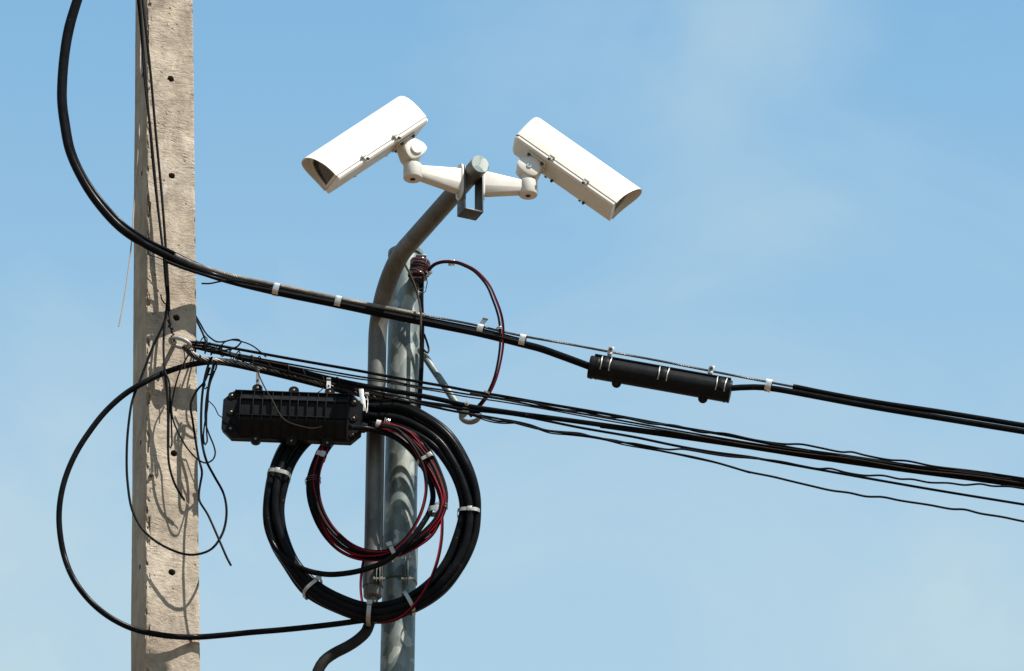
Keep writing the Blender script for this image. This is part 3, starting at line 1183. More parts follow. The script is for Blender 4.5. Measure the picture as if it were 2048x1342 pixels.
def band(name, label, c, t, hw, hd, width, th=.0012, mat='strap', tab=None, parent=None, mk=None):
    """A flat metal strap closed round a bundle: c centre, t bundle direction, hw half height, hd half depth."""
    t = t.normalized()
    dpt = Vector((0, 1, 0))
    dpt = (dpt - t * dpt.dot(t)).normalized()
    up = dpt.cross(t).normalized()
    if up.z < 0:
        up = -up
    n = 28
    out_, in_ = [], []
    for i in range(n):
        a = 2 * math.pi * i / n
        ca, sa = math.cos(a), math.sin(a)
        ex = .62
        x = math.copysign(abs(ca) ** ex, ca)
        y = math.copysign(abs(sa) ** ex, sa)
        in_.append(c + dpt * (x * hd) + up * (y * hw))
        out_.append(c + dpt * (x * (hd + th)) + up * (y * (hw + th)))
    bm = NB()
    rows = []
    for off, ring in ((-.5, in_), (-.5, out_), (.5, out_), (.5, in_)):
        rows.append([bm.verts.new(p + t * (off * width)) for p in ring])
    for k in range(4):
        A, C = rows[k], rows[(k + 1) % 4]
        for i in range(n):
            bm.faces.new((A[i], A[(i + 1) % n], C[(i + 1) % n], C[i]))
    if tab:
        obox(bm, c + up * (hw + tab * .5 - .001) - dpt * (hd * .3) + t * .002, t, dpt, (up + t * .35).normalized(), width * .9, .0014, tab, 0)
        obox(bm, c + up * (hw + tab - .001) - dpt * (hd * .3 + .003) + t * .006, t, dpt, up, width * .95, .008, .0014, 0)
    if parent is not None:
        return obj(name, bm, M[mat], parent, angle=40)
    return tag(obj(name, bm, M[mat], angle=40), label, 'cable strap', 'metal straps on the upper cable')


def tan_px(a, b):
    return P(b[0], b[1], 14.85) - P(a[0], a[1], 14.85)


for (x, y, hw, lab, tb) in ((553, 579, 11.5, 'shiny metal strap round the upper cables, nearest the concrete pole', None),
                            (677, 604, 10.8, 'shiny metal strap round the upper cables, just left of the bent pipe', None),
                            (960.5, 660, 9.8, 'metal strap with a raised tab on the upper cable, right of the steel pole', .022),
                            (1045, 681.5, 11.5, 'bright metal strap where the upper cable parts from the thin strand', None),
                            (1537, 771, 11.0, 'bright metal strap on the cable just right of the tubular closure', None)):
    band('cable_strap', lab, P(x, y, y_up(x, y)), tan_px((x - 40, y - 9), (x + 40, y + 9)), hw * PX, 11.5 * PX, 12 * PX, tab=tb)

# tubular splice closure
tA, tB = P(1181, 734, 14.918), P(1462, 784, 14.918)
ta = (tB - tA).normalized()
tl = (tB - tA).length
TRD = 23.0 * PX
td = (Vector((0, 1, 0)) - ta * ta.y).normalized()
tu = td.cross(ta).normalized()
if tu.z < 0:
    tu = -tu
tubc = thing('tubular_closure', 'black tubular splice closure hanging from the thin strand at right', 'splice closure', (tA + tB) / 2)
bm = NB()
lathe(bm, tA, ta, [(0, TRD * .70), (-.004, TRD * .96), (0.0, TRD * 1.0), (.006, TRD * 1.02), (.009, TRD * 1.02), (.011, TRD * .965), (.016, TRD * .965), (.018, TRD * 1.0), (.022, TRD * 1.0), (.024, TRD * .965), (.030, TRD * .975),
                  (tl - .018, TRD * .975), (tl - .017, TRD * 1.01), (tl - .012, TRD * 1.01), (tl - .011, TRD * .96), (tl - .006, TRD * .96), (tl - .005, TRD * 1.0), (tl - .001, TRD * .98), (tl, TRD * .72)], 44)
tsh = obj('shell', bm, M['plastic'], tubc)
for k, off in enumerate((-.0035, .0035)):
    bm = NB()
    c = (tA + tB) / 2 + tu * (TRD * .955) - td * (TRD * .30)
    obox(bm, c + tu * off * .9 - td * off * .5, ta, td, tu, tl - .012, .009, .0048, .0012)
    obj('seam_flange', bm, M['plastic'], tsh)
for s in (.105, .515, .925):
    c0 = tA + ta * (tl * s)
    bm = NB()
    # buckle wrapping the front upper quarter
    for (ang, wd_, hh_, th_) in ((66, .022, .018, .010), (44, .015, .016, .005), (18, .017, .016, .005), (-8, .019, .016, .005)):
        a = R(ang)
        nd = (-td) * math.cos(a) + tu * math.sin(a)
        tg = tu * math.cos(a) + td * math.sin(a)
        obox(bm, c0 + nd * (TRD * 1.03), ta, nd, tg, wd_, th_, hh_, .0012)
    buck = obj('latch', bm, M['plastic'], tsh)
    for sg in (-1, 1):
        bm = NB()
        pts = []
        for i in range(11):
            a = R(70 - 100 * i / 10)
            nd = (-td) * math.cos(a) + tu * math.sin(a)
            pts.append(c0 + nd * (TRD * (1.10 if i < 9 else 1.05)) + ta * (sg * (.0125 + .0008 * math.sin(i * .6))))
        tube(bm, pts, 1.35 * PX, 8)
        obj('latch_wire', bm, M['tie'], buck)
for s in (.185, .80):
    c0 = tA + ta * (tl * s)
    bm = NB()
    lathe(bm, c0 - UPV * (TRD * 1.0) + FWD * .008, -FWD, [(0, .0135), (.015, .0135), (.018, .0115), (.0185, .004)], 28)
    vv = obj('end_port', bm, M['plastic'], tsh)
    bm = NB()
    lathe(bm, c0 - UPV * (TRD * 1.0) - FWD * .0100, -FWD, [(0, .0042), (.0012, .0042)], 12)
    obj('port_plug', bm, M['brownw'], vv)
for k, (x, y) in enumerate(((1221, 704), (1422, 742))):
    bm = NB()
    c = P(x, y, y_up(x, y))
    cx = c - td * .006
    obox(bm, cx + tu * .004, ta, td, tu, .0165, .003, .019, .0008)
    obox(bm, cx - tu * .0085 - ta * .001, ta, td, tu, .014, .0035, .007, .0008)
    obox(bm, cx - tu * .017 - ta * .001 + td * .003, ta, td, tu, .011, .0025, .016, .0005)
    hg = obj('hanger_clamp', bm, M['tie'], tubc)
    bm = NB()
    lathe(bm, cx + tu * .006 - td * .0012, -td, [(0, .0052), (.0035, .0052), (.004, .003), (.0065, .003)], 6)
    obj('clamp_bolt', bm, M['dark'], hg)

# ------------------------------------------------------------------ lower span: ring, grip, cables
YL = 14.85


def y_lo(x, y):
    """The lower bundle leaves the ring in front of the pole and swings back to run close by the steel pole."""
    return 14.87 + .052 * min(1.0, max(0.0, (x - 372) / 110.0))


bm = NB()
ring = []
for i in range(40):
    a = 2 * math.pi * i / 40
    # teardrop eye seen from below
    x = 360 + 19.5 * math.cos(a)
    y = 685.5 + 8.8 * math.sin(a) + 5.0 * math.cos(a)
    ring.append(P(x, y, 14.868 + .020 * math.sin(a) - .012 * math.cos(a)))
tube(bm, ring, 4.1 * PX, 14, closed=True)
er = thing('eye_ring', 'pale galvanized eye ring bolted to the concrete pole, holding the lower cables', 'ring', P(360, 686, 14.87))
obj('eye', bm, M['hookm'], er)
bm = NB()
cyl(bm, P(350, 686, 14.935), P(349, 684, 14.872), .0065, 14)
obj('eye_bolt', bm, M['hookm'], er)

grip_px = [(368, 691), (384, 708), (405, 718.5), (437, 722), (464, 725), (498, 733), (545, 742), (600, 756), (643, 768), (692, 781), (741, 792), (800, 800), (850, 806), (900, 813)]
gp_ = smooth(PP(grip_px, lambda x, y: y_lo(x, y) + .004), .004)
bm = NB()
twisted(bm, gp_, 5.0 * PX, 1.75 * PX, 9, 105 * PX, 6, taper=True)
tag(obj('helical_grip', bm, M['dstrand']), 'dark twisted wire grip wrapped around the lower span left of the steel pole', 'cable grip')
bm = NB()
tube(bm, smooth(PP(grip_px + [(939, 822), (960, 824)], lambda x, y: y_lo(x, y) + .004), .01), 3.9 * PX, 10)
tag(obj('span_wire', bm, M['cable']), 'black span wire running inside the twisted wire grip', 'cable')


def span(name, label, px, r, mat='cable', Y=y_lo, wob=0.0, wl=30, n=10, ext=True, dz=0.0):
    q = PP(px, Y)
    if ext:
        q = extend(q)
    q = smooth(q, .006)
    if dz:
        q = [p + Vector((0, 0, dz)) for p in q]
    bm = NB()
    tube(bm, q, r * PX, n)
    return tag(obj(name, bm, M[mat]), label, 'cable')


T1 = [(374, 684), (410, 686), (437, 691), (491, 701), (531, 708.5), (600, 721), (720, 742), (775, 752.5), (843, 764.5), (898, 774), (940, 782), (1000, 791.5), (1077, 805), (1213, 828), (1350, 853), (1446, 869), (1508, 881), (1596, 898), (1700, 913), (1830, 932), (1946, 946), (2048, 961), (2200, 984)]
span('span_cable', 'topmost black cable of the lower span leaving the eye ring', T1, 3.0)
T1b = [(940, 786), (1000, 797), (1060, 804), (1090, 812), (1130, 820), (1165, 823), (1213, 834), (1250, 836), (1300, 847), (1350, 851), (1400, 864), (1450, 867), (1508, 879.5), (1567, 888), (1602, 888.5), (1637, 895), (1683, 904), (1704, 904), (1730, 910.5), (1777, 919.5), (1815, 922), (1867, 932.5), (1946, 942), (2048, 957), (2200, 982)]
span('drop_wire', 'wavy black wire snaking around the topmost cable of the lower span', T1b, 2.1, 'thin', lambda x, y: y_lo(x, y) - .006 + .01 * math.sin(x / 30.0))
T2 = [(384, 688), (424, 694), (477, 710), (531, 719.5), (600, 732), (720, 753.5), (768, 760), (839, 773.5), (884, 780), (925, 787), (1000, 798), (1085, 814), (1213, 836), (1350, 860.5), (1500, 886), (1600, 901), (1698, 914), (1830, 934), (1946, 948), (2048, 963), (2200, 985)]
span('drop_wire', 'thin black wire just under the topmost lower cable, closely paired with a duller one', T2, 1.9, 'thin', lambda x, y: y_lo(x, y) - .008)
span('drop_wire', 'thin dull wire paired beneath the black wire of the lower span', [(x, y + 4.2 + 1.2 * math.sin(x / 47)) for x, y in T2], 1.5, 'brownw', lambda x, y: y_lo(x, y) - .009)
M1 = [(386, 692), (444, 706), (504, 717), (558, 730), (600, 742), (660, 757), (720, 770), (775, 780), (829, 789), (884, 800), (939, 812.5), (1000, 822), (1049, 829), (1126, 839), (1213, 851), (1350, 869.5), (1500, 890), (1596, 905), (1698, 920), (1830, 938), (1946, 953), (2048, 968), (2200, 990)]
span('span_cable', 'thickest black cable in the middle of the lower span', M1, 5.0)
span('span_cable', 'black cable hugging the underside of the thickest lower cable near the right edge', [(1200, 853), (1350, 874), (1500, 896), (1596, 911), (1698, 926), (1830, 944.5), (1946, 959.5), (2048, 974), (2200, 997)], 3.0, 'cable', lambda x, y: y_lo(x, y) + .004)
M2 = [(470, 716), (560, 737), (640, 758), (720, 777), (816, 798), (857, 806), (898, 813), (939, 820), (1000, 826), (1049, 833), (1159, 855), (1268, 874), (1350, 891), (1424, 904), (1500, 914), (1538, 921), (1654, 942), (1783, 965), (1888, 983), (2048, 1009), (2200, 1034)]
span('span_cable', 'medium black cable of the lower span sagging below the thickest one at right', M2, 2.6)
B1 = [(500, 724), (600, 750), (700, 778), (780, 797), (857, 811), (898, 820), (939, 828), (967, 835), (995, 842), (1022, 844), (1049, 851), (1077, 858), (1109, 863.5), (1145, 867.5), (1175, 871.5), (1200, 876), (1230, 883), (1268, 887), (1295, 892), (1336, 899), (1364, 898), (1391, 902), (1418, 907), (1459, 913), (1500, 916), (1561, 923), (1600, 931), (1637, 937.5), (1660, 937), (1692, 945), (1730, 951), (1765, 951), (1800, 958), (1824, 958.5), (1859, 965), (1897, 966), (1929, 970), (1961, 968), (1984, 972), (2019, 973), (2048, 977), (2200, 990)]
span('drop_wire', 'wavy black wire crossing from the low pair up to the thickest lower cable', B1, 2.0, 'thin', lambda x, y: y_lo(x, y) - .012)
B2 = [(560, 742), (660, 766), (760, 790), (840, 808), (900, 821), (945, 829), (967, 832), (1000, 838), (1030, 843), (1060, 850), (1090, 860), (1125, 864), (1160, 867), (1190, 875), (1230, 881), (1268, 889.5), (1323, 902), (1386, 914), (1432, 925), (1460, 933), (1494, 943), (1546, 953.5), (1581, 962), (1619, 971), (1663, 981), (1698, 985.5), (1733, 993), (1765, 994), (1800, 1001), (1859, 1010), (1903, 1018), (1929, 1019), (1961, 1027), (2005, 1034), (2048, 1043), (2200, 1070)]
span('drop_wire', 'lowest wavy black wire of the lower span, reaching the right edge', B2, 2.2, 'thin', lambda x, y: y_lo(x, y) - .010)
span('drop_wire', 'thin black wire twisted with the lowest wavy wire where the low pair starts', [(945, 831), (980, 843), (1005, 846.5), (1040, 847), (1070, 856), (1100, 866), (1140, 870), (1175, 874), (1210, 880), (1250, 890), (1290, 897), (1330, 904), (1386, 916), (1432, 926), (1500, 946)], 1.4, 'thin', lambda x, y: y_lo(x, y) - .004, ext=False)

# tie wires wound messily over the bundle near the ring
def winding(name, label, px, rad, turns, r, seed, Y=14.862, mat='thin'):
    rnd = random.Random(seed)
    base_ = smooth(PP(px, Y), .004)
    T, N, B = frames(base_)
    q = []
    for i, p in enumerate(base_):
        f = i / (len(base_) - 1)
        a = 2 * math.pi * turns * f + .5 * math.sin(f * 21 + seed)
        rr = rad * PX * (1 + .45 * math.sin(f * 17 + seed * 2) + .15 * math.sin(f * 41 + seed))
        q.append(p + (N[i] * math.cos(a) + B[i] * math.sin(a)) * rr)
    bm = NB()
    tube(bm, q, r * PX, 7)
    return tag(obj(name, bm, M[mat]), label, 'wire')


winding('tie_wire', 'black tie wire wound tightly around the cables right beside the eye ring', [(372, 688), (386, 691), (404, 695), (428, 701)], 7.5, 6, 1.5, 1, Y=y_lo)
winding('tie_wire', 'loose black tie wire spiralling around the cable bundle just off the concrete pole', [(398, 692), (430, 702), (470, 713), (520, 724)], 8.5, 6, 1.2, 2, Y=y_lo)
winding('tie_wire', 'thin tie wire wrapped along the bundle above the ribbed closure', [(470, 716), (560, 737), (640, 757), (716, 775)], 8.5, 7, .9, 3, Y=y_lo, mat='brownw')
winding('tie_wire', 'tangled black tie wire in the knot of cables right of the concrete pole edge', [(392, 686), (415, 690), (440, 700), (456, 712)], 11.0, 4, 1.1, 5, Y=y_lo)
winding('tie_wire', 'knotted black wire hanging the eye ring from the wires above it', [(337, 640), (341, 652), (345, 664), (343, 676), (347, 684)], 3.0, 4, 1.6, 8, 14.862)

# ------------------------------------------------------------------ big arc cable on the left
arc_px = [(700, 786), (640, 770), (560, 750), (500, 736), (450, 726), (420, 724), (394, 727), (363, 734), (330, 745), (288, 765), (250, 788), (212, 822), (180, 862), (152, 906), (131, 955), (120, 1004), (118.5, 1050), (128, 1110), (150, 1163), (183, 1205), (222, 1236), (265, 1257), (310, 1268), (356, 1273.5), (398, 1274), (450, 1270), (500, 1265), (560, 1260), (620, 1254), (680, 1247), (730, 1240), (790, 1232)]


def y_arc(x, y):
    if y < 800 and x > 300:
        return 14.888 + .04 * min(1.0, max(0.0, (x - 380) / 100.0))
    if y > 1150:
        ks = ((0, 14.84), (230, 14.845), (324, 14.878), (403, 14.938), (500, 14.938), (740, 14.908), (900, 14.90))
        for (xa, ya), (xb, yb) in zip(ks, ks[1:]):
            if x <= xb:
                return ya + (yb - ya) * max(0.0, (x - xa)) / (xb - xa)
    return 14.865


bm = NB()
tube(bm, smooth(PP(arc_px, y_arc), .010), 5.8 * PX, 14)
tag(obj('looped_cable', bm, M['cable']), 'medium black cable making the big open loop left of the concrete pole', 'cable')

# ------------------------------------------------------------------ wires down the concrete pole
A_px = [(264, -120), (276, 0), (282, 62), (290, 167), (300, 250), (308, 332), (314, 395), (322, 468), (327, 510), (331, 560), (335, 600), (335.5, 617), (327, 648), (307, 691), (280, 761), (265, 800), (257, 850), (253.5, 904), (255, 963), (265.5, 1023), (291, 1065), (332, 1094.5), (380, 1109.5), (419, 1100.5), (443, 1071), (453, 1029), (447, 987), (428, 951.5), (413, 922), (404, 883), (402.5, 823), (407, 770), (415, 735), (424, 714)]
A_Y = [14.86] * 9 + [14.885] * 5 + [14.882, 14.872, 14.868, 14.868, 14.868, 14.868, 14.868, 14.868, 14.868, 14.872, 14.886, 14.905, 14.928, 14.93, 14.88, 14.88, 14.88, 14.875, 14.87, 14.865]
A_full = [(p[0], p[1], A_Y[min(i, len(A_Y) - 1)]) for i, p in enumerate(A_px)]
wire('drop_wire', 'black wire down the concrete pole that swings out in a wide thin loop', A_full, 14.87, 2.5)
wire('drop_wire', 'straight black wire down the concrete pole face, ending twisted at the eye ring', [(272, -120, 14.86), (285, 0, 14.86), (292, 62, 14.862), (302, 156, 14.868), (311, 260, 14.876), (322, 374, 14.884), (328, 447, 14.886), (333, 520, 14.888), (337, 588, 14.890), (338.5, 627, 14.888), (341, 645, 14.88), (344, 664, 14.872)], 14.88, 2.6)
wire('drop_wire', 'free hanging black wire on the concrete pole that ends in a bare tip', [(262, -120, 14.852), (279, 0, 14.852), (286, 90, 14.858), (296, 210, 14.87), (306, 330, 14.88), (316, 420, 14.884), (325, 490, 14.886), (331, 540, 14.888), (334, 600, 14.888), (329, 650, 14.884), (327, 695, 14.876), (330, 745, 14.866), (335, 800, 14.868), (336, 850, 14.872), (336, 895, 14.875), (338.5, 931, 14.878), (350.5, 970, 14.886), (369, 1001, 14.902)], 14.88, 2.3)
wire('bare_tip', 'short bare bright end of the free hanging wire on the concrete pole', [(368.5, 1000.5, 14.902), (372, 1004.5, 14.904), (378, 1011, 14.907)], 14.9, .9, 'tan')
wire('wire_stub', 'tiny curled black wire stub on the wires above the eye ring', [(321.5, 589), (324, 600), (331, 608), (334, 609)], 14.878, 1.4)
wire('wire_loop', 'narrow black wire hairpin hanging in front of the concrete pole', [(329, 742, 14.866), (338, 762, 14.86), (340, 790, 14.866), (342, 830, 14.874), (343.5, 870, 14.880), (343.5, 890, 14.882), (341, 896, 14.882), (338, 892, 14.882), (337.5, 870, 14.880), (338.5, 820, 14.872), (340.5, 780, 14.864)], 14.87, 1.7)
wire('drop_wire', 'black wire crossing the concrete pole to a low bend beyond its right edge', [(381, 701, 14.86), (372, 718, 14.858), (360, 742, 14.856), (350, 775, 14.86), (343, 815, 14.868), (347, 842, 14.872), (358, 868, 14.876), (375, 897, 14.862), (396, 919, 14.852), (412, 926, 14.850), (425, 920, 14.850), (430, 910, 14.852), (427, 890, 14.88), (418, 868, 14.878), (411, 845, 14.876), (411, 815, 14.874), (416, 775, 14.872), (426, 730, 14.868)], 14.87, 1.7)
wire('drop_wire', 'flat black wire trailing from the pole edge to a frayed low end', [(420, 735, 14.875), (408, 765, 14.885), (396, 778, 14.89), (384, 800, 14.893), (381, 812, 14.893), (385, 840, 14.900), (391, 880, 14.91), (397, 915, 14.915), (404, 945, 14.91), (401, 965, 14.91), (398, 985, 14.91), (398.5, 1000, 14.905), (416, 1030, 14.88), (437, 1077, 14.86), (447, 1100, 14.855), (454, 1116, 14.855), (462, 1131, 14.855)], 14.88, 2.3)
wire('wire_loop', 'long thin black wire loop dangling right of the concrete pole', [(431, 722, 14.87), (425, 745, 14.87), (418, 775, 14.872), (415, 815, 14.874), (409, 850, 14.876), (407, 875, 14.876), (410, 890, 14.876), (414, 884, 14.876), (413, 860, 14.876), (414, 815, 14.874), (420, 768, 14.872), (432, 735, 14.868), (433, 722, 14.866)], 14.87, 1.6)
wire('wire_loop', 'short kinked black wire hooked among the dangling wires right of the pole', [(434, 724), (432, 738), (424, 747), (414, 751), (409, 757), (410, 770), (408, 776), (411, 778), (414, 774)], 14.862, 1.5)
wire('drop_wire', 'thin black wire from the dangling bunch to the left end of the ribbed closure', [(415, 800, 14.872), (424, 808, 14.88), (431, 817, 14.88), (437, 830, 14.882), (449, 837, 14.879), (462, 845, 14.8795), (472, 857, 14.8795), (477, 865, 14.8795)], 14.88, 1.1)
wire('wire_loop', 'thin black wire curling in a leaf shaped loop above the lower cables', [(385, 620, 15.06), (394, 636, 15.03), (402, 650, 14.97), (410, 664, 14.93), (420, 675, 14.89), (434, 683.5, 14.87), (450, 683, 14.855), (465, 679, 14.85), (478, 679.5, 14.85), (482.5, 684, 14.85), (476, 692, 14.85), (462, 698, 14.85), (440, 702, 14.852), (410, 702, 14.86)], 14.86, 1.7)
wire('wire_loop', 'thin black wire arching from the tangle out over the topmost lower cable', [(441, 697, 14.855), (444, 689, 14.852), (453, 682, 14.85), (465, 680, 14.85), (483, 683, 14.85), (504, 691, 14.848), (520, 703, 14.846), (532, 714, 14.845)], 14.85, 1.4)
wire('drop_wire', 'short black wire slanting from the pole edge down into the cable knot', [(388, 630, 15.04), (394, 643, 15.01), (400, 655, 14.96), (406, 668, 14.92), (411, 682, 14.87), (413, 690, 14.862)], 14.87, 2.0)
wire('loose_wire_end', 'short pale wire tail hanging below the eye ring', [(366, 694), (369, 708), (370, 722), (369, 738)], 14.858, 1.1, 'brownw')
wire('bare_wire', 'pale tan bare wire dangling free at the left side of the concrete pole', [(277, -60, 14.89), (281, 60, 14.89), (280, 160, 14.89), (279, 250, 14.90), (275.5, 312, 14.90), (273, 345, 14.91), (269.5, 385, 14.92), (265.5, 450, 14.92), (261, 505, 14.92), (254, 560, 14.92), (246, 610, 14.92), (237.5, 653, 14.92)], 14.91, 1.35, 'tan')
wire('tie_wire', 'thin dark tie wire poking out at the chipped left edge of the concrete pole', [(293, 508), (305, 512), (318, 516), (330, 521), (345, 525)], 14.885, 1.0)
wire('drop_wire', 'thin brown grey wire hanging across the face of the ribbed closure', [(514, 735, 14.905), (518, 750, 14.89), (524, 764, 14.875), (535, 785, 14.848), (546, 803, 14.834), (556, 823, 14.832), (566, 837, 14.832), (580, 846, 14.832), (603, 853, 14.832), (625, 857, 14.832), (636, 855.5, 14.832), (644, 853.5, 14.832)], 14.85, 1.35, 'brownw')

# ------------------------------------------------------------------ wires at the steel pole
wire('drop_wire', 'dusty brown wire from the steel pole top past the insulator to a small bight', [(806, 520, 14.94), (812, 533, 14.925), (821, 550, 14.915), (831, 575, 14.91), (838.5, 605, 14.905), (842, 640, 14.80), (841, 672, 14.80), (843.5, 690, 14.85), (849, 701.5, 14.90), (855, 705.5, 14.92), (857.5, 700, 14.93), (854, 685, 14.94), (848, 668, 14.95)], 14.9, 2.2, 'brownw')
for k, (dx, m_, lab) in enumerate(((0, 'cable', 'thick black drop wire clinging to the right flank of the steel pole'), (4.2, 'thin', 'thinner black drop wire beside the thick one on the steel pole flank'))):
    wire('drop_wire', lab, [(845.5 - dx, 560, 14.99), (844.5 - dx, 600, 14.985), (846 - dx, 650, 14.985), (845.5 - dx, 705, 14.985), (843.5 - dx, 760, 14.985), (841 - dx, 795, 14.985), (838 - dx, 830, 14.99)], 14.98, 2.7 - .4 * k, m_)
loop_px = [(852, 548), (858, 541), (868, 531), (880, 526), (893, 524.5), (914, 526.5), (930, 532.5), (946, 541), (962, 556), (975, 574), (985, 598), (993, 620), (998, 640), (1000, 660), (1000, 690), (996, 722), (988, 756), (977, 782), (964, 802), (950, 818), (938, 831)]
wl = thing('wire_pair_loop', 'red and black twin wire arching from the insulator down to the strut hook', 'wire', P(852, 548, 14.96))
def loop_y(i, n):
    f = i / (n - 1)
    return 14.95 - .05 * math.sin(f * math.pi)
lp = [(x, y, loop_y(i, len(loop_px))) for i, (x, y) in enumerate(loop_px)]
for k, (off, dy, r, m_, nm) in enumerate(((0, 0, 2.3, 'thin', 'black_core'), (-3.6, .002, 2.3, 'cable', 'black_core'), (-3.9, -.0014, .95, 'red', 'red_core'))):
    q = smooth([P(x, y, Y) for x, y, Y in lp], .008)
    T, N, B = frames(q)
    q2 = []
    for i, p in enumerate(q):
        f = i / (len(q) - 1)
        inn = Vector((T[i].z, 0, -T[i].x)).normalized()
        spread = 1.0 + 1.0 * math.exp(-((f - .5) / .22) ** 2) * (1 if k == 1 else .2)
        q2.append(p - inn * (off * PX * spread * -1) + Vector((0, dy, 0)))
    bm = NB()
    tube(bm, q2, r * PX, 9)
    obj(nm, bm, M[m_], wl)
def wraps(px, py, Y, t, rad, n, r, mat, parent, name='wire_wrap', pitch=2.2):
    t = t.normalized()
    u = t.orthogonal().normalized()
    v = t.cross(u)
    c = P(px, py, Y)
    q = []
    m = n * 14
    for i in range(m + 1):
        a = 2 * math.pi * n * i / m
        q.append(c + t * ((i / m - .5) * n * pitch * PX) + (u * math.cos(a) + v * math.sin(a)) * (rad * PX * (1 + .06 * math.sin(i * .7))))
    bm = NB()
    tube(bm, q, r * PX, 6)
    return obj(name, bm, M[mat], parent)
wraps(903, 525.5, 14.945, Vector((1, 0, -.05)), 6.0, 6, .9, 'strap', wl)
wraps(857, 545, 14.95, Vector((1, 0, 1)), 5.5, 5, .9, 'strap', wl)
wraps(999, 658, 14.905, Vector((0, 0, 1)), 6.0, 3, .8, 'strap', wl)
wraps(974, 786, 14.92, Vector((-.5, 0, -1)), 6.0, 2, .8, 'strap', wl)
# small loop of tie wire below the insulator
wire('tie_wire', 'thin tie wire loop under the maroon insulator', [(853, 556), (854.5, 565), (852.5, 575), (851, 583), (847, 585.5), (838, 584), (836, 580), (843, 577), (849, 575)], 14.955, .9, 'dstrand')
wire('tie_wire', 'grey wire bound around the waist of the maroon insulator', [(819, 539, 14.955), (824, 536.5, 14.946), (832, 538.5, 14.942), (843, 545, 14.942), (851, 551, 14.95), (857, 553, 14.955)], 14.95, 1.3, 'dstrand')

for (f0, f1, rr_, n_t, lab) in ((.34, .58, .0235, 4, 'black wire wound around the waist of the maroon insulator'), (.90, 1.25, .0150, 3, 'black wire wound around the spindle under the maroon insulator')):
    q = []
    u_ = ia.orthogonal().normalized()
    v_ = ia.cross(u_)
    for i in range(n_t * 18 + 1):
        f_ = i / (n_t * 18)
        a_ = 2 * math.pi * n_t * f_ + .4
        q.append(iA + ia * (.0588 * (f0 + (f1 - f0) * f_)) + (u_ * math.cos(a_) + v_ * math.sin(a_)) * (rr_ * (1 + .07 * math.sin(i * .23))))
    bm = NB()
    tube(bm, q, 1.9 * PX, 7)
    tag(obj('tie_wire', bm, M['brownw']), lab, 'wire')
# galvanized strut and hook behind the span
sA, sB = P(841, 700, 15.03), P(928, 830, 14.93)
strut = thing('strut', 'slanting galvanized tube strut standing out from the steel pole to a hook', 'strut', sA)
bm = NB()
tube(bm, [sA.lerp(sB, i / 8) for i in range(9)], 7.2 * PX, 24)
obj('tube', bm, M['galv2'], strut)
bm = NB()
hk = []
for i in range(17):
    a = R(200 + 150 * i / 16)
    hk.append(P(940 + 21 * math.cos(a), 826 - 17 * math.sin(a), 14.925))
prs = []
for p, nx in zip(hk, hk[1:]):
    pass
A_, C_, E_, G_ = [], [], [], []
for i, p in enumerate(hk):
    c = P(940, 824, 14.925)
    rd = (p - c).normalized()
    A_.append(bm.verts.new(p + Vector((0, -.012, 0))))
    C_.append(bm.verts.new(p + Vector((0, .012, 0))))
    E_.append(bm.verts.new(p + rd * .004 + Vector((0, .012, 0))))
    G_.append(bm.verts.new(p + rd * .004 + Vector((0, -.012, 0))))
for i in range(len(hk) - 1):
    for X_, Y_ in ((A_, C_), (C_, E_), (E_, G_), (G_, A_)):
        bm.faces.new((X_[i], X_[i + 1], Y_[i + 1], Y_[i]))
bm.faces.new((A_[0], C_[0], E_[0], G_[0]))
bm.faces.new((G_[-1], E_[-1], C_[-1], A_[-1]))
hko = obj('hook', bm, M['pipe'], strut)
bm = NB()
lathe(bm, P(934, 808, 14.915), Vector((0, -1, 0)), [(0, .0075), (.005, .0075), (.0055, .004), (.011, .004)], 6)
obj('hook_bolt', bm, M['hookm'], hko)
bm = NB()
obox(bm, P(932, 815, 14.925), Vector((1, 0, 0)), Vector((0, 1, 0)), Z, .020, .008, .030, .001)
obj('end_plate', bm, M['galv2'], strut)

# ------------------------------------------------------------------ black cable coil
co_out = [(745, 797), (801, 800), (852, 823), (903, 861), (941, 922), (958, 975), (961, 1020), (956, 1074), (931, 1136), (891, 1188), (824, 1228), (743, 1247), (662, 1222), (608, 1188), (567, 1130), (540, 1085), (528, 1020), (533, 971), (545, 920), (567, 878), (620, 828), (680, 803)]
co_in = [(745, 856), (785, 858), (822, 874), (860, 902), (890, 945), (908, 985), (917, 1020), (904, 1080), (883, 1126), (848, 1166), (797, 1198), (735, 1206), (689, 1193), (640, 1166), (602, 1126), (581, 1074), (571, 1020), (577, 975), (595, 925), (632, 881), (680, 856), (715, 850)]
coil = thing('cable_coil', 'large coil of thick black cable hanging in front of the steel pole', 'cable coil', P(744, 1020, 14.87))
CR = 7.6
rnd = random.Random(4)
for k, (fr, Y) in enumerate(((.20, 14.892), (.53, 14.884), (.84, 14.894), (.36, 14.916), (.68, 14.918), (.14, 14.920))):
    ph = rnd.random() * 6
    px = []
    for i, (o_, i_) in enumerate(zip(co_out, co_in)):
        f = fr + .075 * math.sin(i * .55 + ph) + .03 * math.sin(i * 1.3 + ph * 2)
        f = min(.86, max(.14, f))
        wb = {18: .3, 19: .85, 20: 1.0, 21: 1.0, 0: .5, 1: .12}.get(i, 0.0)          # passes behind the closure
        yy = Y + .004 * math.sin(i * .7 + ph)
        px.append((o_[0] + (i_[0] - o_[0]) * f, o_[1] + (i_[1] - o_[1]) * f, yy + wb * (14.942 + .3 * (Y - 14.90) - yy)))
    bm = NB()
    tube(bm, smooth([P(*p) for p in px], .009, closed=True), CR * PX, 14, closed=True)
    obj('cable_turn', bm, M['cable'], coil)


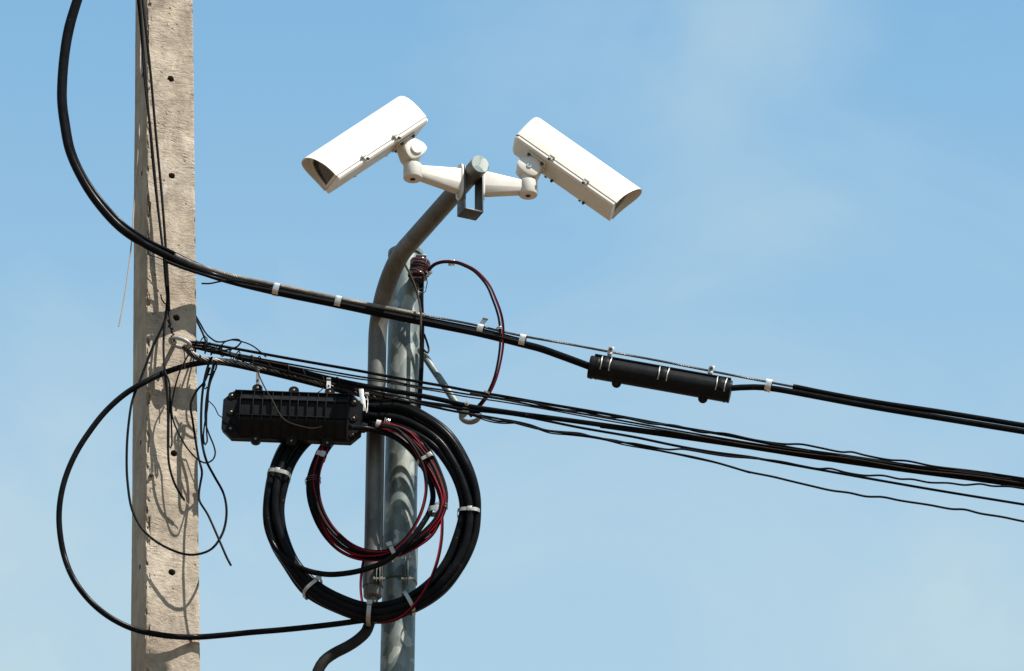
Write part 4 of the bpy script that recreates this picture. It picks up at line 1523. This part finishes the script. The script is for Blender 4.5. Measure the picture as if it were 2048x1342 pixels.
def coil_tie(parent, x, y, tdir, hw, hd, Y, width=8.0, head=None, mat='tie', name='cable_tie'):
    t = P(x + tdir[0], y + tdir[1], Y) - P(x, y, Y)
    o = band(name, None, P(x, y, Y), t, hw * PX, hd * PX, width * PX, .0011, mat, parent=parent)
    if head:
        t = t.normalized()
        dpt = Vector((0, 1, 0))
        up = dpt.cross(t).normalized()
        if up.z < 0:
            up = -up
        bm = NB()
        obox(bm, P(x, y, Y) + up * (hw * head * PX) - dpt * ((hd + 1.2) * PX), t, dpt, up, (width + 2.5) * PX, .005, 9 * PX, .0008)
        obj('tie_buckle', bm, M[mat], o)
    return o


coil_tie(coil, 558, 952, (8, -30), 22.5, 24, 14.904, 8, .1)
coil_tie(coil, 625, 1177, (25, 25), 22.5, 24, 14.904, 7, .75)
coil_tie(coil, 738.5, 1226, (30, 2), 22.5, 24, 14.902, 8.5, .5)
coil_tie(coil, 817, 1207, (30, -14), 22.5, 24, 14.904, 7.5, None)
coil_tie(coil, 938, 1028, (1, -30), 22.5, 24, 14.904, 7.5, -.05)

# ------------------------------------------------------------------ inner black cable that leaves the closure and joins the coil
inner_px = [(700, 855, 14.845), (725, 856, 14.875), (756, 862, 14.887), (789, 874, 14.890), (819, 897, 14.893), (842, 927, 14.895), (860, 962, 14.895), (866, 993, 14.891), (860, 1021, 14.883), (845, 1048, 14.871), (824, 1076, 14.865), (800, 1101, 14.861), (770, 1123, 14.861), (729, 1139, 14.863), (689, 1147, 14.865), (651, 1148.5, 14.865), (608, 1139, 14.869), (576, 1121, 14.875), (552, 1098, 14.883), (536, 1064, 14.890), (531, 1030, 14.895), (534, 985, 14.895), (545, 935, 14.915), (570, 885, 14.940), (610, 850, 14.945)]
bm = NB()
tube(bm, smooth([P(*p) for p in inner_px], .008), 5.6 * PX, 12)
tag(obj('branch_cable', bm, M['cable']), 'single black cable crossing inside the big coil and joining its left side', 'cable')

# ------------------------------------------------------------------ red and black wire coil
rc = thing('wire_coil', 'smaller coil of red and black twin wire hanging inside the big black coil', 'wire coil', P(752, 985, 14.84))
def zz(pts):
    return [(595 + x / 4.971, 860 + y / 4.971) for x, y in pts]
turns_px = [
    zz([(1080, 0), (1200, 60), (1300, 180), (1362, 285), (1425, 430), (1468, 560), (1482, 660), (1470, 770), (1420, 900), (1330, 1050), (1200, 1150), (1080, 1215), (950, 1262), (830, 1288), (690, 1290), (560, 1268), (420, 1200), (300, 1090), (205, 950), (135, 780), (105, 640), (105, 500), (135, 380), (178, 270), (236, 160), (300, 70), (470, -40), (680, -75), (900, -60)]),
    zz([(1000, -20), (1125, 70), (1240, 205), (1330, 330), (1400, 480), (1445, 620), (1452, 740), (1400, 870), (1290, 1010), (1150, 1120), (1000, 1200), (830, 1245), (650, 1240), (500, 1190), (360, 1080), (255, 950), (175, 760), (138, 600), (135, 480), (160, 380), (208, 270), (268, 170), (350, 70), (500, -10), (680, -50), (860, -45)]),
    zz([(960, 0), (1080, 85), (1195, 215), (1275, 340), (1345, 480), (1400, 620), (1424, 730), (1370, 880), (1260, 1000), (1140, 1090), (960, 1185), (780, 1215), (600, 1180), (455, 1090), (335, 970), (240, 820), (190, 660), (172, 520), (192, 400), (236, 270), (298, 170), (380, 80), (540, 0), (700, -30), (850, -28)]),
    zz([(1000, 20), (1108, 110), (1190, 230), (1246, 350), (1277, 480), (1277, 620), (1240, 790), (1172, 940), (1080, 1070), (980, 1160), (880, 1203), (700, 1200), (560, 1150), (425, 1050), (322, 930), (245, 780), (206, 620), (205, 480), (226, 380), (258, 290), (318, 180), (410, 90), (560, 30), (720, -5), (870, -10)]),
    zz([(1050, -10), (1170, 85), (1270, 220), (1345, 370), (1390, 500), (1420, 640), (1436, 760), (1370, 930), (1240, 1060), (1100, 1150), (920, 1230), (740, 1255), (560, 1220), (400, 1120), (270, 990), (180, 830), (150, 660), (120, 540), (145, 390), (195, 260), (260, 150), (340, 60), (500, -30), (680, -65), (880, -55)]),
]
def between(a_, b_, f):
    n_ = 40
    def rs(pp):
        return [(lambda u: (pp[int(u) % len(pp)][0] * (1 - u % 1) + pp[(int(u) + 1) % len(pp)][0] * (u % 1), pp[int(u) % len(pp)][1] * (1 - u % 1) + pp[(int(u) + 1) % len(pp)][1] * (u % 1)))(i * len(pp) / n_) for i in range(n_)]
    return [(p[0] * (1 - f) + q_[0] * f, p[1] * (1 - f) + q_[1] * f) for p, q_ in zip(rs(a_), rs(b_))]


def behind(x, y, Y):
    """Where the wires pass the closure they lie behind it."""
    a_ = min(1.0, max(0.0, (905 - y) / 25.0))
    b_ = min(1.0, max(0.0, (765 - x) / 35.0))
    return Y + a_ * b_ * (14.944 + .4 * (Y - 14.88) - Y)


turns_px.append(between(turns_px[0], turns_px[1], .5))
turns_px.append(between(turns_px[1], turns_px[2], .55))
for k, px in enumerate(turns_px):
    Y = (14.883, 14.871, 14.887, 14.867, 14.895, 14.876, 14.866)[k]
    base_ = smooth([P(x, y, behind(x, y, Y + .005 * math.sin(i * .5 + k))) for i, (x, y) in enumerate(px)], .007, closed=True)
    bm = NB()
    tube(bm, base_, 3.3 * PX, 9, closed=True)
    tw = obj('wire_turn', bm, M['thin'], rc)
    c = sum(base_, Vector()) / len(base_)
    q = []
    for i, p in enumerate(base_):
        rd = (p - c)
        rd.y = 0
        rd.normalize()
        a = 1.5 * math.sin(2 * math.pi * i / len(base_) * (2 + k % 3) + k * 2.3) + .35
        q.append(p + (-rd * math.sin(a) + Vector((0, -1, 0)) * math.cos(a)) * (2.95 * PX))
    bm = NB()
    tube(bm, q, 1.1 * PX, 8, closed=True)
    obj('red_core', bm, M['red'], tw)
coil_tie(rc, 641, 913, (10, -24), 10.5, 14, 14.883, 10, -.5)
coil_tie(rc, 851, 920, (14, 22), 17, 14, 14.881, 7, .55)
coil_tie(rc, 871, 1022, (2, 30), 14, 15, 14.883, 10, None)
coil_tie(rc, 784, 1106, (26, -11), 15, 17, 14.877, 8.5, .8)
coil_tie(rc, 757, 851, (26, 6), 8, 12, 14.891, 9, None)
wraps(626, 962, 14.883, Vector((.05, 0, 1)), 15, 3, .8, 'dstrand', rc, 'wire_wrap', 4.5)
wraps(881, 1014, 14.883, Vector((.05, 0, 1)), 14, 3, .8, 'strap', rc, 'wire_wrap', 3.0)
wraps(775, 845, 14.889, Vector((1, 0, -.25)), 8, 4, .8, 'strap', rc, 'wire_wrap', 3.2)
# tail of the red and black wire that drops from the coil and runs round under it
tail = thing('wire_tail', 'red and black twin wire dropping from the small coil and around under the big one', 'wire', P(884, 1030, 14.83))
tp = [(884, 1018, 14.877), (885, 1045, 14.873), (884, 1075, 14.871), (879, 1108, 14.870), (870, 1140, 14.870), (857, 1170, 14.870), (838, 1200, 14.870), (817, 1224, 14.873), (795, 1238, 14.885), (772, 1244, 14.905), (750, 1244, 14.93), (733, 1228, 14.945), (724, 1200, 14.955), (721.5, 1170, 14.955), (724, 1140, 14.945), (728, 1118, 14.925)]
q = smooth([P(*p) for p in tp], .007)
bm = NB()
tube(bm, q, 2.5 * PX, 9)
obj('black_core', bm, M['thin'], tail)
bm = NB()
tube(bm, [p + Vector((-.003 - .001 * math.sin(i * .06), -.0028, 0)) for i, p in enumerate(q)], 1.3 * PX, 8)
obj('red_core', bm, M['red'], tail)

# ------------------------------------------------------------------ ribbed splice closure
bx = thing('ribbed_closure', 'black ribbed rectangular splice closure with brass bolts under the lower cables', 'splice closure', P(584, 832, 14.92))
YB = 14.885                                   # front flange plane
bE = (P(722, 839, YB) - P(446, 829, YB)).normalized()
bC = P(584.5, 832.5, YB)
bN = Vector((0, -1, 0))
bN = (bN - bE * bN.dot(bE)).normalized()
bU = bE.cross(bN).normalized()
if bU.z < 0:
    bU = -bU
BL = 276 * PX
BH = 90 * PX / .883
hx, hz_ = BL / 2, BH / 2


def bp(x, z, d):
    return bC + bE * x + bU * z + bN * d


def box_outline(ix, iz, d):
    cx, cz = .028, .028
    return [bp(x, z, d) for x, z in ((-hx + ix, -hz_ + iz + cz), (-hx + ix, hz_ - iz - cz), (-hx + ix + cx, hz_ - iz), (hx - ix - cx, hz_ - iz), (hx - ix, hz_ - iz - cz), (hx - ix, -hz_ + iz + cz), (hx - ix - cx, -hz_ + iz), (-hx + ix + cx, -hz_ + iz))]


bm = NB()
prism(bm, box_outline(0, 0, -.012), bN * .014)
bmesh.ops.recalc_face_normals(bm, faces=bm.faces[:])
bmesh.ops.bevel(bm, geom=bm.edges[:], offset=.0012, segments=1, affect='EDGES')
fl = obj('front_flange', bm, M['plastic'], bx)
bm = NB()
prism(bm, box_outline(.0015, .0015, -.028), bN * .0145)
obj('rear_flange', bm, M['plastic'], bx)
# raised lid body between the end flanges
x0, x1 = -hx + .052, hx - .042
prof = [(hz_ - .004, .002), (hz_ - .012, .0045), (.030, .036), (-.034, .036), (-hz_ + .010, .008), (-hz_ + .003, .002)]
def lid(sgn, d0, dep=1.0):
    bm = NB()
    rings = []
    for x, kk in ((x0 - .006, .0), (x0, 1.0), (x1, 1.0), (x1 + .006, .0)):
        rings.append([bm.verts.new(bp(x, z, d0 + sgn * (.0005 + dd * dep * (kk if kk else .08)))) for z, dd in prof])
    for A, C in zip(rings, rings[1:]):
        for i in range(len(prof) - 1):
            bm.faces.new((A[i], A[i + 1], C[i + 1], C[i]))
    bm.faces.new(rings[0])
    bm.faces.new(rings[-1])
    for A, C in zip(rings, rings[1:]):
        bm.faces.new((A[0], C[0], C[-1], A[-1]))
    return bm
obj('lid_body', lid(1, 0.0015), M['plastic'], bx, angle=20)
obj('rear_body', lid(-1, -.0275, .35), M['plastic'], bx, angle=20)
# ribs
rw = .0024
for zx in (220, 310, 375, 440, 505, 565, 622, 685, 755, 815, 878, 965):
    x = ((420 + zx / 3.531) - 584.5) * PX
    bm = NB()
    poly = [bp(x - rw / 2, z, .0022 + dd + .0075) for z, dd in prof] + [bp(x - rw / 2, prof[-1][0], .0015), bp(x - rw / 2, prof[0][0], .0015)]
    prism(bm, poly, bE * rw)
    bmesh.ops.recalc_face_normals(bm, faces=bm.faces[:])
    bmesh.ops.bevel(bm, geom=bm.edges[:], offset=.0007, segments=1, affect='EDGES')
    obj('rib', bm, M['plastic'], bx)
for z, d in ((.029, .036), (-.022, .036)):
    bm = NB()
    obox(bm, bp((x0 + x1) / 2, z, .0022 + d + .0030), bE, bN, bU, x1 - x0 + .02, .0070, rw, .0006)
    obj('long_rib', bm, M['plastic'], bx)
bm = NB()
obox(bm, bp(0, hz_ - .0022, .006), bE, bN, bU, BL - .064, .012, .0035, .0005)
obj('rim', bm, M['plastic'], bx)
# ears with bolts
def ear(zx, zy, up):
    px, py = 420 + zx / 3.531, 660 + zy / 3.531
    c = P(px, py, YB - .004)
    bm = NB()
    pts = []
    for i in range(13):
        a = math.pi * i / 12
        pts.append(c + bE * (.0145 * math.cos(a)) + bU * (up * .0125 * math.sin(a)))
    pts += [c - bE * .0145 - bU * (up * .020), c + bE * .0145 - bU * (up * .020)]
    pts = [p - bN * .014 for p in pts]
    prism(bm, pts, bN * .0165)
    bmesh.ops.recalc_face_normals(bm, faces=bm.faces[:])
    e_ = obj('ear', bm, M['plastic'], bx)
    bm = NB()
    lathe(bm, c + bN * .0020, bN, [(0, .0034), (.0028, .0032), (.0031, .0027), (.0032, .0014), (.0025, .0012)], 14)
    obj('bolt', bm, M['brass'], e_)
for zx, zy in ((335, 412), (592, 428), (846, 440)):
    ear(zx, zy, 1)
for zx, zy in ((322, 772), (575, 786), (828, 800)):
    ear(zx, zy, -1)
for zx, zy in ((155, 467), (150, 582), (145, 700), (1020, 512), (1015, 627), (1010, 745)):
    px, py = 420 + zx / 3.531, 660 + zy / 3.531
    c = P(px, py, YB)
    bm = NB()
    lathe(bm, c + bN * .0018, bN, [(0, .0105), (.003, .0105), (.0035, .0085), (.0028, .0075)], 20)
    bs = obj('bolt_seat', bm, M['plastic'], fl)
    bm = NB()
    lathe(bm, c + bN * .0038, bN, [(0, .0034), (.0028, .0032), (.0031, .0027), (.0032, .0014), (.0025, .0012)], 14)
    obj('bolt', bm, M['brass'], bs)
# right end cable seal block
bm = NB()
for k, (zz_, rr) in enumerate(((.030, .0135), (-.004, .012), (-.036, .011))):
    pass
lathe(bm, bp(hx - .004, .026, -.02), bE, [(0, .017), (.012, .017), (.014, .0145), (.020, .0145)], 20)
obj('cable_port', bm, M['plastic'], bx)
bm = NB()
lathe(bm, bp(hx - .004, -.018, -.02), bE, [(0, .015), (.012, .015), (.014, .0125), (.020, .0125)], 20)
obj('cable_port', bm, M['plastic'], bx)
# hanging straps
for k, (pa, pb_, w_, mt) in enumerate((((515.5, 742), (515.5, 780), .0100, 'pipe'), ((657.5, 760), (657, 785), .0115, 'tie'))):
    bm = NB()
    a, b = P(pa[0], pa[1], 14.912), P(pb_[0], pb_[1], YB + .006)
    tdir = (a - b).normalized()
    obox(bm, (a + b) / 2, bE, tdir.cross(bE).normalized(), tdir, w_, .0018, (a - b).length, 0)
    hs_ = obj('hanger_strap', bm, M[mt], bx)
    bm = NB()
    cyl(bm, a - bE * .006 + Vector((0, -.002, .002)), a + bE * .006 + Vector((0, -.002, .002)), .0035, 12)
    obj('strap_roll', bm, M[mt], hs_)
    bm = NB()
    lathe(bm, (a + b) / 2 - Vector((0, .003, 0)), Vector((0, -1, -.2)), [(0, .0030), (.002, .0030), (.0025, .002)], 10)
    obj('rivet', bm, M['dark'], hs_)
# metal hanger plate at the right end
bm = NB()
a, b = P(722, 778, 14.905), P(728, 822, 14.885)
tdir = (a - b).normalized()
obox(bm, (a + b) / 2, bE, tdir.cross(bE).normalized(), tdir, .013, .0022, (a - b).length, .0004)
hp = obj('hanger_plate', bm, M['tie'], bx)
bm = NB()
lathe(bm, P(734, 789, 14.90), bE, [(-.006, .006), (.004, .0065), (.006, .003)], 10)
obj('plate_bolt', bm, M['tie'], hp)
wire('tie_wire', 'thin wire hoop hung at the right end of the ribbed closure', [(733, 788, 14.905), (735.5, 800, 14.885), (735, 815, 14.875), (733.5, 826, 14.870), (731, 815, 14.875), (730, 800, 14.885)], 14.8, .7, 'hookm')
wire('tie_wire', 'thin black tie wire curling behind the top of the ribbed closure', [(649, 770, 14.920), (645, 778, 14.910), (636, 785, 14.905), (624, 788, 14.900), (612, 791, 14.900)], 14.8, 1.0)
